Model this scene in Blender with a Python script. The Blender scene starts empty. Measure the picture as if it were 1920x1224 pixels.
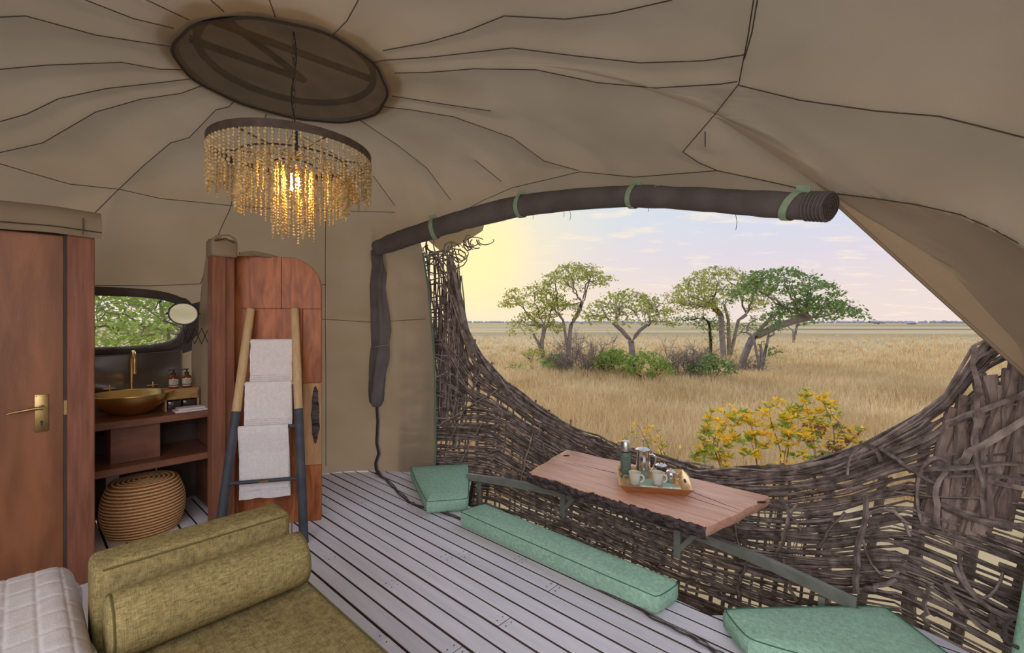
import bpy, bmesh, math, random
import numpy as np
from mathutils import Vector, Matrix, noise
from mathutils.bvhtree import BVHTree

SC = bpy.context.scene
COL = SC.collection
random.seed(7)
RNG = np.random.default_rng(7)
F = 853.33          # focal length in pixels of a 1920 wide frame
HC = 1.5            # eye height above the deck

# ------------------------------------------------------------------ camera
cam = bpy.data.cameras.new('camera'); cam.lens = 16.0; cam.sensor_width = 36.0
cam.shift_y = -8 / 1920; cam.clip_end = 9000; cam.clip_start = 0.02
camo = bpy.data.objects.new('camera', cam); COL.objects.link(camo)
camo.location = (0, 0, HC); camo.rotation_euler = (math.pi / 2, 0, 0)
SC.camera = camo
SC.view_settings.view_transform = 'Standard'; SC.view_settings.look = 'None'
SC.view_settings.gamma = 1.0; SC.view_settings.use_curve_mapping = False
SC.view_settings.exposure = 0.0
SC.cycles.use_denoising = True
SC.cycles.max_bounces = 8; SC.cycles.diffuse_bounces = 5; SC.cycles.transparent_max_bounces = 12
SC.cycles.sample_clamp_indirect = 6.0

# ------------------------------------------------------------------ sky
SUN = Vector((math.sin(math.radians(-5.5)) * math.cos(math.radians(9)), math.cos(math.radians(-5.5)) * math.cos(math.radians(9)), math.sin(math.radians(9))))
def make_world():
    w = bpy.data.worlds.new('sky'); SC.world = w; w.use_nodes = True
    nt = w.node_tree; N = nt.nodes; L = nt.links; N.clear()
    out = N.new('ShaderNodeOutputWorld'); bg = N.new('ShaderNodeBackground')
    tc = N.new('ShaderNodeTexCoord')
    sep = N.new('ShaderNodeSeparateXYZ'); L.new(tc.outputs['Generated'], sep.inputs[0])
    ramp = N.new('ShaderNodeValToRGB'); L.new(sep.outputs['Z'], ramp.inputs[0])
    e = ramp.color_ramp.elements
    e[0].position = 0.0; e[0].color = (0.84, 0.71, 0.66, 1)
    e[1].position = 1.0; e[1].color = (0.66, 0.76, 0.92, 1)
    for p, c in ((0.06, (0.82, 0.70, 0.68, 1)), (0.13, (0.72, 0.67, 0.76, 1)), (0.24, (0.60, 0.70, 0.84, 1)), (0.5, (0.66, 0.77, 0.94, 1))):
        q = e.new(p); q.color = c
    # clouds: thin streaks
    zc = N.new('ShaderNodeMath'); zc.operation = 'ADD'; L.new(sep.outputs['Z'], zc.inputs[0]); zc.inputs[1].default_value = 0.12
    dv = N.new('ShaderNodeVectorMath'); dv.operation = 'DIVIDE'
    cz = N.new('ShaderNodeCombineXYZ')
    for i in range(3): L.new(zc.outputs[0], cz.inputs[i])
    L.new(tc.outputs['Generated'], dv.inputs[0]); L.new(cz.outputs[0], dv.inputs[1])
    mp = N.new('ShaderNodeMapping'); mp.inputs['Scale'].default_value = (1.5, 2.6, 0.0); mp.inputs['Location'].default_value = (2.3, 0.7, 0)
    L.new(dv.outputs[0], mp.inputs[0])
    nz = N.new('ShaderNodeTexNoise'); nz.inputs['Scale'].default_value = 1.6; nz.inputs['Detail'].default_value = 7; nz.inputs['Roughness'].default_value = 0.6
    L.new(mp.outputs[0], nz.inputs['Vector'])
    cr = N.new('ShaderNodeValToRGB'); cr.color_ramp.elements[0].position = 0.54; cr.color_ramp.elements[1].position = 0.68
    L.new(nz.outputs[0], cr.inputs[0])
    fac = N.new('ShaderNodeMath'); fac.operation = 'MULTIPLY'; L.new(cr.outputs[0], fac.inputs[0]); fac.inputs[1].default_value = 0.6
    mx = N.new('ShaderNodeMix'); mx.data_type = 'RGBA'; L.new(fac.outputs[0], mx.inputs[0]); L.new(ramp.outputs[0], mx.inputs[6]); mx.inputs[7].default_value = (1.0, 0.84, 0.66, 1)
    # glow around the low sun
    nm = N.new('ShaderNodeVectorMath'); nm.operation = 'NORMALIZE'; L.new(tc.outputs['Generated'], nm.inputs[0])
    dt = N.new('ShaderNodeVectorMath'); dt.operation = 'DOT_PRODUCT'; L.new(nm.outputs[0], dt.inputs[0]); dt.inputs[1].default_value = SUN
    gr = N.new('ShaderNodeValToRGB'); L.new(dt.outputs['Value'], gr.inputs[0])
    g = gr.color_ramp.elements
    g[0].position = 0.84; gr.color_ramp.interpolation = 'B_SPLINE'; g[0].color = (0, 0, 0, 1); g[1].position = 1.0; g[1].color = (1, 1, 1, 1)
    q = g.new(0.95); q.color = (0.10, 0.10, 0.10, 1); q = g.new(0.988); q.color = (0.36, 0.36, 0.36, 1)
    m2 = N.new('ShaderNodeMix'); m2.data_type = 'RGBA'; L.new(gr.outputs[0], m2.inputs[0]); L.new(mx.outputs[2], m2.inputs[6]); m2.inputs[7].default_value = (1.15, 0.94, 0.42, 1)
    L.new(m2.outputs[2], bg.inputs['Color']); bg.inputs['Strength'].default_value = 1.05
    L.new(bg.outputs[0], out.inputs[0])
make_world()
sl = bpy.data.lights.new('sun', 'SUN'); sl.energy = 1.0; sl.angle = math.radians(14); sl.color = (1.0, 0.80, 0.55)
so = bpy.data.objects.new('sun', sl); COL.objects.link(so)
so.rotation_euler = SUN.to_track_quat('Z', 'Y').to_euler()

al = bpy.data.lights.new('rear_fill', 'AREA'); al.shape = 'RECTANGLE'; al.size = 4.5; al.size_y = 2.6; al.energy = 150; al.color = (1.0, 0.95, 0.97)
ao = bpy.data.objects.new('rear_fill', al); COL.objects.link(ao); ao.location = (-0.3, -1.6, 2.5)
ao.rotation_euler = (math.radians(58), 0, 0)      # unseen fill light, added behind the camera to brighten the room

# ------------------------------------------------------------------ helpers
UX, UY = -0.735, 0.678       # deck board direction
VX, VY = 0.678, 0.735        # across the boards
def W(u, v, z=0.0): return (UX * u + VX * v, UY * u + VY * v, z)
def PY(x, y, Y): return ((x - 960) / F * Y, Y, HC - (y - 604) / F * Y)
def PZ(x, y, z):
    Y = (HC - z) * F / (y - 604)
    return ((x - 960) / F * Y, Y, z)
def PU(x, u):                # depth along pixel column x at deck coordinate u
    k = (x - 960) / F
    return u / (UX * k + UY)
def proj(p):
    Y = max(p[1], 0.05)
    return 960 + F * p[0] / Y, 604 - F * (p[2] - HC) / Y
def lerp(a, b, t): return a + (b - a) * t
def root_loc(o):
    l = Vector((0, 0, 0))
    while o: l = l + o.location; o = o.parent
    return l

class MB:
    def __init__(s): s.v = []; s.f = []
    def add(s, vs, fs):
        n = len(s.v); s.v.extend([tuple(p) for p in vs]); s.f.extend([tuple(i + n for i in f) for f in fs]); return s
    def hexa(s, b, t):       # bottom loop, top loop of points (same count)
        n = len(b)
        return s.add(list(b) + list(t), [tuple(range(n - 1, -1, -1)), tuple(range(n, 2 * n))] + [(i, (i + 1) % n, n + (i + 1) % n, n + i) for i in range(n)])
    def box(s, x0, x1, y0, y1, z0, z1):
        q = [(x0, y0), (x1, y0), (x1, y1), (x0, y1)]
        return s.hexa([(a, b, z0) for a, b in q], [(a, b, z1) for a, b in q])
    def uv(s, u0, u1, v0, v1, z0, z1):
        q = [(u0, v0), (u0, v1), (u1, v1), (u1, v0)]
        return s.hexa([W(a, b, z0) for a, b in q], [W(a, b, z1) for a, b in q])
    def prism(s, poly, z0, z1): return s.hexa([(p[0], p[1], z0) for p in poly], [(p[0], p[1], z1) for p in poly])
    def obox(s, c, ax, ay, az, hx, hy, hz):
        c = Vector(c); ax = Vector(ax).normalized() * hx; ay = Vector(ay).normalized() * hy; az = Vector(az).normalized() * hz
        q = [(-1, -1), (1, -1), (1, 1), (-1, 1)]
        return s.hexa([c + ax * a + ay * b - az for a, b in q], [c + ax * a + ay * b + az for a, b in q])
    def tube(s, pts, r, n=6, caps=True, flat=1.0, closed=False):
        P = [Vector(p) for p in pts]; m = len(P)
        if not hasattr(r, '__len__'): r = [r] * m
        vs = []; fs = []
        prev = None
        for i in range(m):
            a = P[i - 1] if (i > 0 or closed) else P[i]; b = P[(i + 1) % m] if (i < m - 1 or closed) else P[i]
            t = (b - a)
            if t.length < 1e-9: t = Vector((0, 0, 1))
            t.normalize()
            if prev is None:
                ref = Vector((0, 0, 1)) if abs(t.z) < 0.9 else Vector((1, 0, 0))
                e1 = t.cross(ref).normalized()
            else:
                e1 = (prev - t * prev.dot(t))
                e1 = e1.normalized() if e1.length > 1e-6 else t.orthogonal().normalized()
            prev = e1; e2 = t.cross(e1)
            for k in range(n):
                a_ = 2 * math.pi * k / n
                vs.append(P[i] + e1 * (r[i] * math.cos(a_)) + e2 * (r[i] * flat * math.sin(a_)))
        for i in range(m if closed else m - 1):
            j = (i + 1) % m
            for k in range(n):
                k2 = (k + 1) % n
                fs.append((i * n + k, i * n + k2, j * n + k2, j * n + k))
        if caps and not closed:
            fs.append(tuple(range(n - 1, -1, -1))); fs.append(tuple((m - 1) * n + k for k in range(n)))
        return s.add(vs, fs)
    def lathe(s, prof, c=(0, 0, 0), n=24, sx=1.0, sy=1.0):
        vs = []; fs = []; m = len(prof)
        for r, z in prof:
            for k in range(n):
                a = 2 * math.pi * k / n
                vs.append((c[0] + r * sx * math.cos(a), c[1] + r * sy * math.sin(a), c[2] + z))
        for i in range(m - 1):
            for k in range(n):
                k2 = (k + 1) % n
                fs.append((i * n + k, i * n + k2, (i + 1) * n + k2, (i + 1) * n + k))
        if prof[0][0] > 1e-5: fs.append(tuple(range(n - 1, -1, -1)))
        if prof[-1][0] > 1e-5: fs.append(tuple((m - 1) * n + k for k in range(n)))
        return s.add(vs, fs)
    def ball(s, c, r, nu=8, nv=6, sz=1.0):
        return s.lathe([(max(r * math.sin(math.pi * i / nv), 1e-6), -r * sz * math.cos(math.pi * i / nv)) for i in range(nv + 1)], c, nu)
    def grid(s, rows):       # list of rows of points
        m = len(rows); n = len(rows[0])
        return s.add([p for r in rows for p in r], [(i * n + j, i * n + j + 1, (i + 1) * n + j + 1, (i + 1) * n + j) for i in range(m - 1) for j in range(n - 1)])
    def build(s, name, mat=None, parent=None, smooth=None, bevel=0, seg=2, thick=0):
        me = bpy.data.meshes.new(name)
        vs = s.v
        if parent is not None:
            l = root_loc(parent); vs = [(p[0] - l.x, p[1] - l.y, p[2] - l.z) for p in vs]
        me.from_pydata(vs, [], s.f)
        if bevel or thick:
            bm = bmesh.new(); bm.from_mesh(me)
            bmesh.ops.recalc_face_normals(bm, faces=bm.faces)
            if thick:
                bmesh.ops.solidify(bm, geom=list(bm.faces), thickness=thick)
            if bevel:
                ed = [e for e in bm.edges if len(e.link_faces) == 2 and e.calc_face_angle(0) > 0.5]
                bmesh.ops.bevel(bm, geom=ed, offset=bevel, segments=seg, affect='EDGES', profile=0.5)
            bm.to_mesh(me); bm.free()
        me.update()
        if smooth is not None:
            for p in me.polygons: p.use_smooth = True
            me.set_sharp_from_angle(angle=math.radians(smooth))
        o = bpy.data.objects.new(name, me); COL.objects.link(o)
        if mat: me.materials.append(mat)
        if parent is not None: o.parent = parent
        return o

def tag(o, label=None, cat=None, group=None, kind=None):
    if label: o['label'] = label
    if cat: o['category'] = cat
    if group: o['group'] = group
    if kind: o['kind'] = kind
    return o
def thing(name, label, cat, loc=(0, 0, 0), group=None):
    o = bpy.data.objects.new(name, None); COL.objects.link(o); o.location = loc; o.empty_display_size = 0.1
    return tag(o, label, cat, group)
def struct(o, label=None): return tag(o, label, kind='structure')

def srgb(r, g, b):
    f = lambda c: (c / 255 / 12.92) if c / 255 <= 0.04045 else ((c / 255 + 0.055) / 1.055) ** 2.4
    return (f(r), f(g), f(b), 1)
MATS = {}
def mat(name, c1, c2=None, scale=6.0, stretch=(1, 1, 1), rot=0.0, rough=0.8, metal=0.0, bump=0.0, bscale=None, bstretch=None,
        spec=0.3, lo=0.35, hi=0.65, detail=5, transl=0.0, transp=0.0, emit=None, estr=0.0, island=0.0, weave=None, dist=0.0, sheen=0.0):
    m = bpy.data.materials.new(name); m.use_nodes = True; MATS[name] = m
    nt = m.node_tree; N = nt.nodes; L = nt.links
    b = N['Principled BSDF']; out = N['Material Output']
    b.inputs['Roughness'].default_value = rough; b.inputs['Metallic'].default_value = metal
    b.inputs['Specular IOR Level'].default_value = spec
    if sheen: b.inputs['Sheen Weight'].default_value = sheen
    tc = N.new('ShaderNodeTexCoord')
    mp = N.new('ShaderNodeMapping'); mp.inputs['Rotation'].default_value = (0, 0, -rot)
    L.new(tc.outputs['Object'], mp.inputs[0])
    m2 = N.new('ShaderNodeMapping'); m2.inputs['Scale'].default_value = stretch; L.new(mp.outputs[0], m2.inputs[0])
    colsock = None
    if c2 is not None:
        nz = N.new('ShaderNodeTexNoise'); nz.inputs['Scale'].default_value = scale; nz.inputs['Detail'].default_value = detail
        nz.inputs['Distortion'].default_value = dist
        L.new(m2.outputs[0], nz.inputs['Vector'])
        cr = N.new('ShaderNodeValToRGB'); e = cr.color_ramp.elements
        e[0].position = lo; e[0].color = c1; e[1].position = hi; e[1].color = c2
        L.new(nz.outputs[0], cr.inputs[0]); colsock = cr.outputs[0]
    if island:
        ge = N.new('ShaderNodeNewGeometry'); hs = N.new('ShaderNodeHueSaturation')
        oi = N.new('ShaderNodeObjectInfo')
        ad = N.new('ShaderNodeMath'); ad.operation = 'ADD'; L.new(ge.outputs['Random Per Island'], ad.inputs[0]); L.new(oi.outputs['Random'], ad.inputs[1])
        fr = N.new('ShaderNodeMath'); fr.operation = 'FRACT'; L.new(ad.outputs[0], fr.inputs[0])
        mr = N.new('ShaderNodeMapRange'); L.new(fr.outputs[0], mr.inputs[0]); mr.inputs[3].default_value = 1 - island; mr.inputs[4].default_value = 1 + island
        L.new(mr.outputs[0], hs.inputs['Value'])
        if colsock: L.new(colsock, hs.inputs['Color'])
        else: hs.inputs['Color'].default_value = c1
        colsock = hs.outputs[0]
    hsock = None
    if weave:                # crossed stretched noises: slubby woven cloth
        s1, amt = weave
        hs2 = []
        for st in ((1, 9, 1), (9, 1, 1), (1, 1, 9)):
            mw = N.new('ShaderNodeMapping'); mw.inputs['Scale'].default_value = st; L.new(mp.outputs[0], mw.inputs[0])
            nw = N.new('ShaderNodeTexNoise'); nw.inputs['Scale'].default_value = s1; nw.inputs['Detail'].default_value = 3; L.new(mw.outputs[0], nw.inputs['Vector'])
            hs2.append(nw.outputs[0])
        a1 = N.new('ShaderNodeMath'); a1.operation = 'ADD'; L.new(hs2[0], a1.inputs[0]); L.new(hs2[1], a1.inputs[1])
        a2 = N.new('ShaderNodeMath'); a2.operation = 'ADD'; L.new(a1.outputs[0], a2.inputs[0]); L.new(hs2[2], a2.inputs[1])
        mr = N.new('ShaderNodeMapRange'); L.new(a2.outputs[0], mr.inputs[0]); mr.inputs[1].default_value = 1.1; mr.inputs[2].default_value = 1.9
        mr.inputs[3].default_value = 1 - amt; mr.inputs[4].default_value = 1 + amt
        hv = N.new('ShaderNodeHueSaturation'); L.new(mr.outputs[0], hv.inputs['Value'])
        if colsock: L.new(colsock, hv.inputs['Color'])
        else: hv.inputs['Color'].default_value = c1
        colsock = hv.outputs[0]; hsock = a2.outputs[0]
    if colsock: L.new(colsock, b.inputs['Base Color'])
    else: b.inputs['Base Color'].default_value = c1
    if bump:
        bp = N.new('ShaderNodeBump'); bp.inputs['Strength'].default_value = bump; bp.inputs['Distance'].default_value = 0.02
        if hsock: L.new(hsock, bp.inputs['Height'])
        else:
            mb = N.new('ShaderNodeMapping'); mb.inputs['Scale'].default_value = bstretch or stretch; L.new(mp.outputs[0], mb.inputs[0])
            nb = N.new('ShaderNodeTexNoise'); nb.inputs['Scale'].default_value = bscale or scale * 3; nb.inputs['Detail'].default_value = 4
            L.new(mb.outputs[0], nb.inputs['Vector']); L.new(nb.outputs[0], bp.inputs['Height'])
        L.new(bp.outputs[0], b.inputs['Normal'])
    if emit: b.inputs['Emission Color'].default_value = emit; b.inputs['Emission Strength'].default_value = estr
    sh = b.outputs[0]
    if transl:
        tr = N.new('ShaderNodeBsdfTranslucent')
        if colsock: L.new(colsock, tr.inputs['Color'])
        else: tr.inputs['Color'].default_value = c1
        ms = N.new('ShaderNodeMixShader'); ms.inputs[0].default_value = transl
        L.new(sh, ms.inputs[1]); L.new(tr.outputs[0], ms.inputs[2]); sh = ms.outputs[0]
    if transp:
        tp = N.new('ShaderNodeBsdfTransparent'); ms = N.new('ShaderNodeMixShader'); ms.inputs[0].default_value = transp
        L.new(sh, ms.inputs[1]); L.new(tp.outputs[0], ms.inputs[2]); sh = ms.outputs[0]
    if sh is not b.outputs[0]: L.new(sh, out.inputs[0])
    return m
ROTU = math.atan2(UY, UX)     # rotation bringing x onto the board direction

canvas_m = mat('canvas', (0.345, 0.270, 0.185, 1), (0.40, 0.315, 0.22, 1), scale=1.6, rough=0.9, bump=0.12, bscale=420, transl=0.35, spec=0.15)
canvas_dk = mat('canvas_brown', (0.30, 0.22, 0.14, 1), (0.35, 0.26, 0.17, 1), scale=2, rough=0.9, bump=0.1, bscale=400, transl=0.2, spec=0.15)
seam_m = mat('seam_thread', (0.075, 0.055, 0.04, 1), rough=0.95, spec=0.1)
net_m = mat('vent_net', (0.10, 0.085, 0.07, 1), (0.14, 0.12, 0.10, 1), scale=9, rough=0.95, transp=0.28, spec=0.1)
pole_m = mat('dark_pole', (0.04, 0.03, 0.025, 1), rough=0.8)
greycan_m = mat('grey_canvas', (0.115, 0.10, 0.098, 1), (0.155, 0.135, 0.13, 1), scale=5, rough=0.9, bump=0.15, bscale=200, spec=0.2)
strap_m = mat('green_webbing', (0.26, 0.37, 0.24, 1), (0.33, 0.45, 0.31, 1), scale=40, rough=0.8)
plank_m = mat('deck_board', (0.60, 0.575, 0.635, 1), (0.70, 0.67, 0.725, 1), scale=5, stretch=(0.4, 4, 4), rot=ROTU, rough=0.75, bump=0.06, bscale=30, bstretch=(0.3, 8, 8), island=0.07)
under_m = mat('shade_subfloor', (0.02, 0.015, 0.013, 1), (0.035, 0.027, 0.022, 1), rough=1.0)  # near-black colour stands in for the shadow under the deck
door_m = mat('door_wood', (0.165, 0.060, 0.025, 1), (0.27, 0.106, 0.046, 1), scale=3.2, stretch=(2.5, 2.5, 0.5), rough=0.45, bump=0.03, bscale=60, dist=0.6, spec=0.4)
jamb_m = mat('jamb_wood', (0.17, 0.064, 0.036, 1), (0.25, 0.10, 0.058, 1), scale=7, stretch=(6, 6, 0.5), rough=0.5, bump=0.05)
vanity_m = mat('vanity_wood', (0.17, 0.066, 0.040, 1), (0.27, 0.11, 0.066, 1), scale=6, stretch=(8, 0.7, 2), rot=ROTU, rough=0.35, spec=0.5)
darkwood_m = mat('dark_back_board', (0.055, 0.036, 0.028, 1), (0.085, 0.056, 0.044, 1), scale=5, stretch=(4, 4, 0.6), rough=0.7)
panel_m = mat('red_hardwood', (0.22, 0.060, 0.018, 1), (0.47, 0.150, 0.047, 1), scale=4.5, stretch=(3.2, 3.2, 0.55), rough=0.45, bump=0.05, dist=1.2, spec=0.4)
sap_m = mat('sapwood', (0.36, 0.19, 0.085, 1), (0.50, 0.29, 0.14, 1), scale=5, stretch=(5, 5, 0.6), rough=0.5, bump=0.06, dist=0.8)
bark_m = mat('bark_edge', (0.025, 0.018, 0.016, 1), (0.11, 0.085, 0.08, 1), scale=18, stretch=(1, 1, 2.5), rough=0.95, bump=0.9, bscale=30, detail=8)
ladwood_m = mat('ladder_wood', (0.46, 0.30, 0.15, 1), (0.56, 0.39, 0.21, 1), scale=9, stretch=(5, 5, 0.5), rough=0.6)
ladpaint_m = mat('grey_dip_paint', (0.045, 0.048, 0.060, 1), (0.065, 0.068, 0.082, 1), scale=12, rough=0.6)
towel_m = mat('white_terry', (0.72, 0.67, 0.66, 1), (0.80, 0.75, 0.74, 1), scale=60, rough=1.0, bump=0.4, bscale=260, spec=0.05)
brass_m = mat('brass', (0.74, 0.50, 0.17, 1), (0.84, 0.60, 0.24, 1), scale=8, rough=0.33, metal=1.0)
agedbrass_m = mat('aged_brass', (0.36, 0.25, 0.10, 1), (0.47, 0.34, 0.15, 1), scale=14, rough=0.38, metal=1.0)
black_m = mat('black_metal', (0.018, 0.017, 0.017, 1), rough=0.45, spec=0.5)
steelp_m = mat('grey_painted_steel', (0.17, 0.175, 0.15, 1), (0.22, 0.225, 0.195, 1), scale=12, rough=0.55, spec=0.4)
tarp_m = mat('shiny_tarp', (0.085, 0.065, 0.055, 1), (0.12, 0.092, 0.078, 1), scale=3, rough=0.22, spec=0.6)
window_m = mat('window_band', (0.075, 0.06, 0.052, 1), (0.11, 0.088, 0.078, 1), scale=6, rough=0.8)
amber_m = mat('amber_glass', (0.20, 0.03, 0.008, 1), rough=0.12, spec=0.6)
paper_m = mat('label_paper', (0.62, 0.53, 0.42, 1), rough=0.8)
ink_m = mat('label_ink', (0.05, 0.035, 0.03, 1), rough=0.8)
crate_m = mat('light_wood', (0.36, 0.20, 0.075, 1), (0.50, 0.30, 0.12, 1), scale=8, stretch=(6, 1, 6), rot=ROTU, rough=0.55)
glassdk_m = mat('dark_glass', (0.05, 0.04, 0.04, 1), rough=0.1, spec=0.7)
mirror_m = mat('mirror_glass', (0.85, 0.87, 0.85, 1), rough=0.02, metal=1.0)
straw_m = mat('straw_coil', (0.62, 0.44, 0.20, 1), (0.72, 0.53, 0.26, 1), scale=60, rough=0.85)
redstraw_m = mat('red_straw_coil', (0.24, 0.065, 0.022, 1), (0.33, 0.10, 0.035, 1), scale=60, rough=0.85)
olive_m = mat('olive_linen', (0.235, 0.180, 0.075, 1), (0.285, 0.222, 0.094, 1), scale=3, rough=0.95, bump=0.25, weave=(42, 0.50), rot=ROTU, spec=0.1)
quilt_m = mat('quilt_cotton', (0.56, 0.51, 0.50, 1), (0.62, 0.57, 0.56, 1), scale=30, rough=0.95, bump=0.15, bscale=180, spec=0.1)
green_m = mat('green_cloth', (0.27, 0.44, 0.325, 1), (0.33, 0.51, 0.385, 1), scale=60, rough=0.95, bump=0.15, weave=(40, 0.22), rot=ROTU, spec=0.1)
piping_m = mat('green_piping', (0.05, 0.14, 0.09, 1), rough=0.9)
slab_m = mat('slab_wood', (0.58, 0.29, 0.195, 1), (0.74, 0.42, 0.29, 1), scale=4, stretch=(0.6, 7, 7), rot=ROTU, rough=0.42, bump=0.06, dist=1.0, spec=0.35)
tray_m = mat('tray_wood', (0.52, 0.29, 0.10, 1), (0.64, 0.40, 0.16, 1), scale=10, stretch=(1, 5, 5), rough=0.4)
traydk_m = mat('tray_outer_wood', (0.30, 0.11, 0.04, 1), (0.40, 0.17, 0.06, 1), scale=10, stretch=(1, 5, 5), rough=0.4)
steel_m = mat('polished_steel', (0.72, 0.68, 0.66, 1), rough=0.12, metal=1.0)
brushed_m = mat('brushed_steel', (0.55, 0.52, 0.50, 1), (0.62, 0.59, 0.57, 1), scale=40, rough=0.35, metal=1.0)
thermos_m = mat('hammered_green', (0.10, 0.15, 0.11, 1), (0.135, 0.19, 0.145, 1), scale=60, rough=0.35, spec=0.5)
emblem_m = mat('emblem_dark_green', (0.045, 0.10, 0.065, 1), rough=0.4)
mug_m = mat('cream_ceramic', (0.64, 0.60, 0.49, 1), rough=0.25, spec=0.5)
white_m = mat('white_china', (0.78, 0.77, 0.76, 1), rough=0.2, spec=0.5)
mint_m = mat('mint_cloth', (0.36, 0.47, 0.36, 1), rough=0.9)
bead_m = mat('cream_bead', (0.50, 0.38, 0.20, 1), (0.66, 0.52, 0.30, 1), scale=60, rough=0.4, spec=0.5, transl=0.28, island=0.22)
ring_m = mat('ring_iron', (0.05, 0.035, 0.028, 1), (0.09, 0.06, 0.045, 1), scale=15, rough=0.6)
bulb_m = mat('lit_bulb', (1, 0.7, 0.3, 1), emit=(1.0, 0.60, 0.16, 1), estr=160)
stick_m = mat('stick_bark', (0.115, 0.084, 0.070, 1), (0.30, 0.235, 0.205, 1), scale=16, stretch=(1, 1, 1), rough=0.9, bump=0.35, bscale=60, island=0.5)
log_m = mat('log_bark', (0.14, 0.10, 0.082, 1), (0.30, 0.225, 0.185, 1), scale=12, stretch=(3, 3, 0.6), rough=0.9, bump=0.5, bscale=30, island=0.25)
strapdk_m = mat('dark_zip_tape', (0.06, 0.045, 0.045, 1), rough=0.9)
cord_m = mat('grey_cord', (0.22, 0.20, 0.19, 1), rough=0.9)
trunk_m = mat('tree_bark', (0.25, 0.20, 0.185, 1), (0.38, 0.32, 0.30, 1), scale=3, rough=0.95)
twig_m = mat('bare_twig', (0.23, 0.17, 0.155, 1), (0.32, 0.25, 0.23, 1), scale=2, rough=1.0)
darktwig_m = mat('dark_twig', (0.07, 0.055, 0.045, 1), rough=1.0)
leafA_m = mat('leaf_olive', (0.50, 0.52, 0.13, 1), rough=0.7, transl=0.4, island=0.35)
leafB_m = mat('leaf_green', (0.24, 0.36, 0.11, 1), rough=0.7, transl=0.4, island=0.35)
leafC_m = mat('leaf_fresh_green', (0.40, 0.52, 0.13, 1), rough=0.7, transl=0.45, island=0.3)
leafY_m = mat('leaf_yellow', (1.0, 0.70, 0.08, 1), rough=0.6, transl=0.55, island=0.25)
leafG_m = mat('leaf_shrub_green', (0.32, 0.43, 0.08, 1), rough=0.6, transl=0.5, island=0.3)
leafD_m = mat('leaf_dry_brown', (0.28, 0.15, 0.07, 1), rough=0.8, transl=0.2, island=0.3)
stem_m = mat('shrub_stem', (0.34, 0.19, 0.12, 1), rough=0.8)
grass_m = mat('dry_grass', (0.74, 0.545, 0.29, 1), (0.88, 0.71, 0.44, 1), scale=0.30, rough=0.95, transl=0.35, island=0.25)
far_m = mat('hazed_treeline', (0.46, 0.47, 0.58, 1), (0.52, 0.52, 0.62, 1), scale=0.05, rough=1.0)  # bluish tone paints distance haze into the far trees

def ground_mat():
    m = mat('savanna_ground', (0.58, 0.41, 0.21, 1), (0.80, 0.60, 0.34, 1), scale=0.9, rough=1.0, bump=0.4, bscale=9, lo=0.3, hi=0.7, detail=9)
    nt = m.node_tree; N = nt.nodes; L = nt.links; b = N['Principled BSDF']
    old = b.inputs['Base Color'].links[0].from_socket
    tc = N.new('ShaderNodeTexCoord'); mp = N.new('ShaderNodeMapping'); mp.inputs['Scale'].default_value = (0.0022, 0.016, 0); L.new(tc.outputs['Object'], mp.inputs[0])
    nz = N.new('ShaderNodeTexNoise'); nz.inputs['Scale'].default_value = 1.0; nz.inputs['Detail'].default_value = 4; L.new(mp.outputs[0], nz.inputs['Vector'])
    cr = N.new('ShaderNodeValToRGB'); cr.color_ramp.elements[0].position = 0.47; cr.color_ramp.elements[1].position = 0.58; L.new(nz.outputs[0], cr.inputs[0])
    sep = N.new('ShaderNodeSeparateXYZ'); L.new(tc.outputs['Object'], sep.inputs[0])
    mr = N.new('ShaderNodeMapRange'); L.new(sep.outputs['Y'], mr.inputs[0]); mr.inputs[1].default_value = 60; mr.inputs[2].default_value = 120
    mu = N.new('ShaderNodeMath'); mu.operation = 'MULTIPLY'; L.new(mr.outputs[0], mu.inputs[0]); L.new(cr.outputs[0], mu.inputs[1])
    mx = N.new('ShaderNodeMix'); mx.data_type = 'RGBA'; L.new(mu.outputs[0], mx.inputs[0]); L.new(old, mx.inputs[6]); mx.inputs[7].default_value = (0.29, 0.24, 0.13, 1)
    L.new(mx.outputs[2], b.inputs['Base Color'])
    return m
ground_m = ground_mat()

# ------------------------------------------------------------------ canvas dome
DX, DY, DZ, DR = -1.35, 2.79, 3.0, 0.56
_ph = [-150, -126, -97, -71, -48, -30, -17, 9.4, 17.6, 40, 60, 80, 104, 127, 150]
_rb = [3.7, 3.25, 2.62, 2.02, 1.86, 1.84, 1.78, 1.80, 1.87, 2.35, 2.72, 3.05, 3.72, 4.7, 5.6]
_nn = [2.4, 2.4, 2.5, 2.7, 2.8, 2.8, 2.8, 2.8, 2.7, 2.5, 2.4, 2.35, 2.3, 2.3, 2.3]
def dome(phi, s):            # phi in degrees clockwise from +Y, s 0 at the vent rim, 1 at the ground
    Rb = float(np.interp(phi, _ph, _rb)); n = float(np.interp(phi, _ph, _nn))
    th = s * math.pi / 2
    r = DR + (Rb - DR) * math.sin(th) ** (2 / n)
    z = DZ * max(math.cos(th), 0) ** (2 / n)
    a = math.radians(phi)
    q = Vector((r * math.sin(a), r * math.cos(a), z))
    amp = 0.028 * min(1, s * 4) * min(1, (1 - s) * 6 + 0.3)
    d = noise.noise(Vector((q.x * 1.1, q.y * 1.1, q.z * 1.1))) * amp * 1.6
    d += (noise.noise(Vector((phi * 0.05, q.z * 5.5 + r * 3, 3.1))) ) * amp * 0.55
    if z < 1.6 and -35 < phi < 20: d += noise.noise(Vector((phi * 0.06, q.z * 9 + phi * 0.09, 8.0))) * 0.014
    # panels sag between the radial ribs
    d -= 0.018 * abs(math.sin(math.radians(phi) * 7)) * math.sin(min(th * 1.15, math.pi / 2) * 2)
    return Vector((DX + q.x + d * math.sin(a), DY + q.y + d * math.cos(a), z + d * 0.8))
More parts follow.
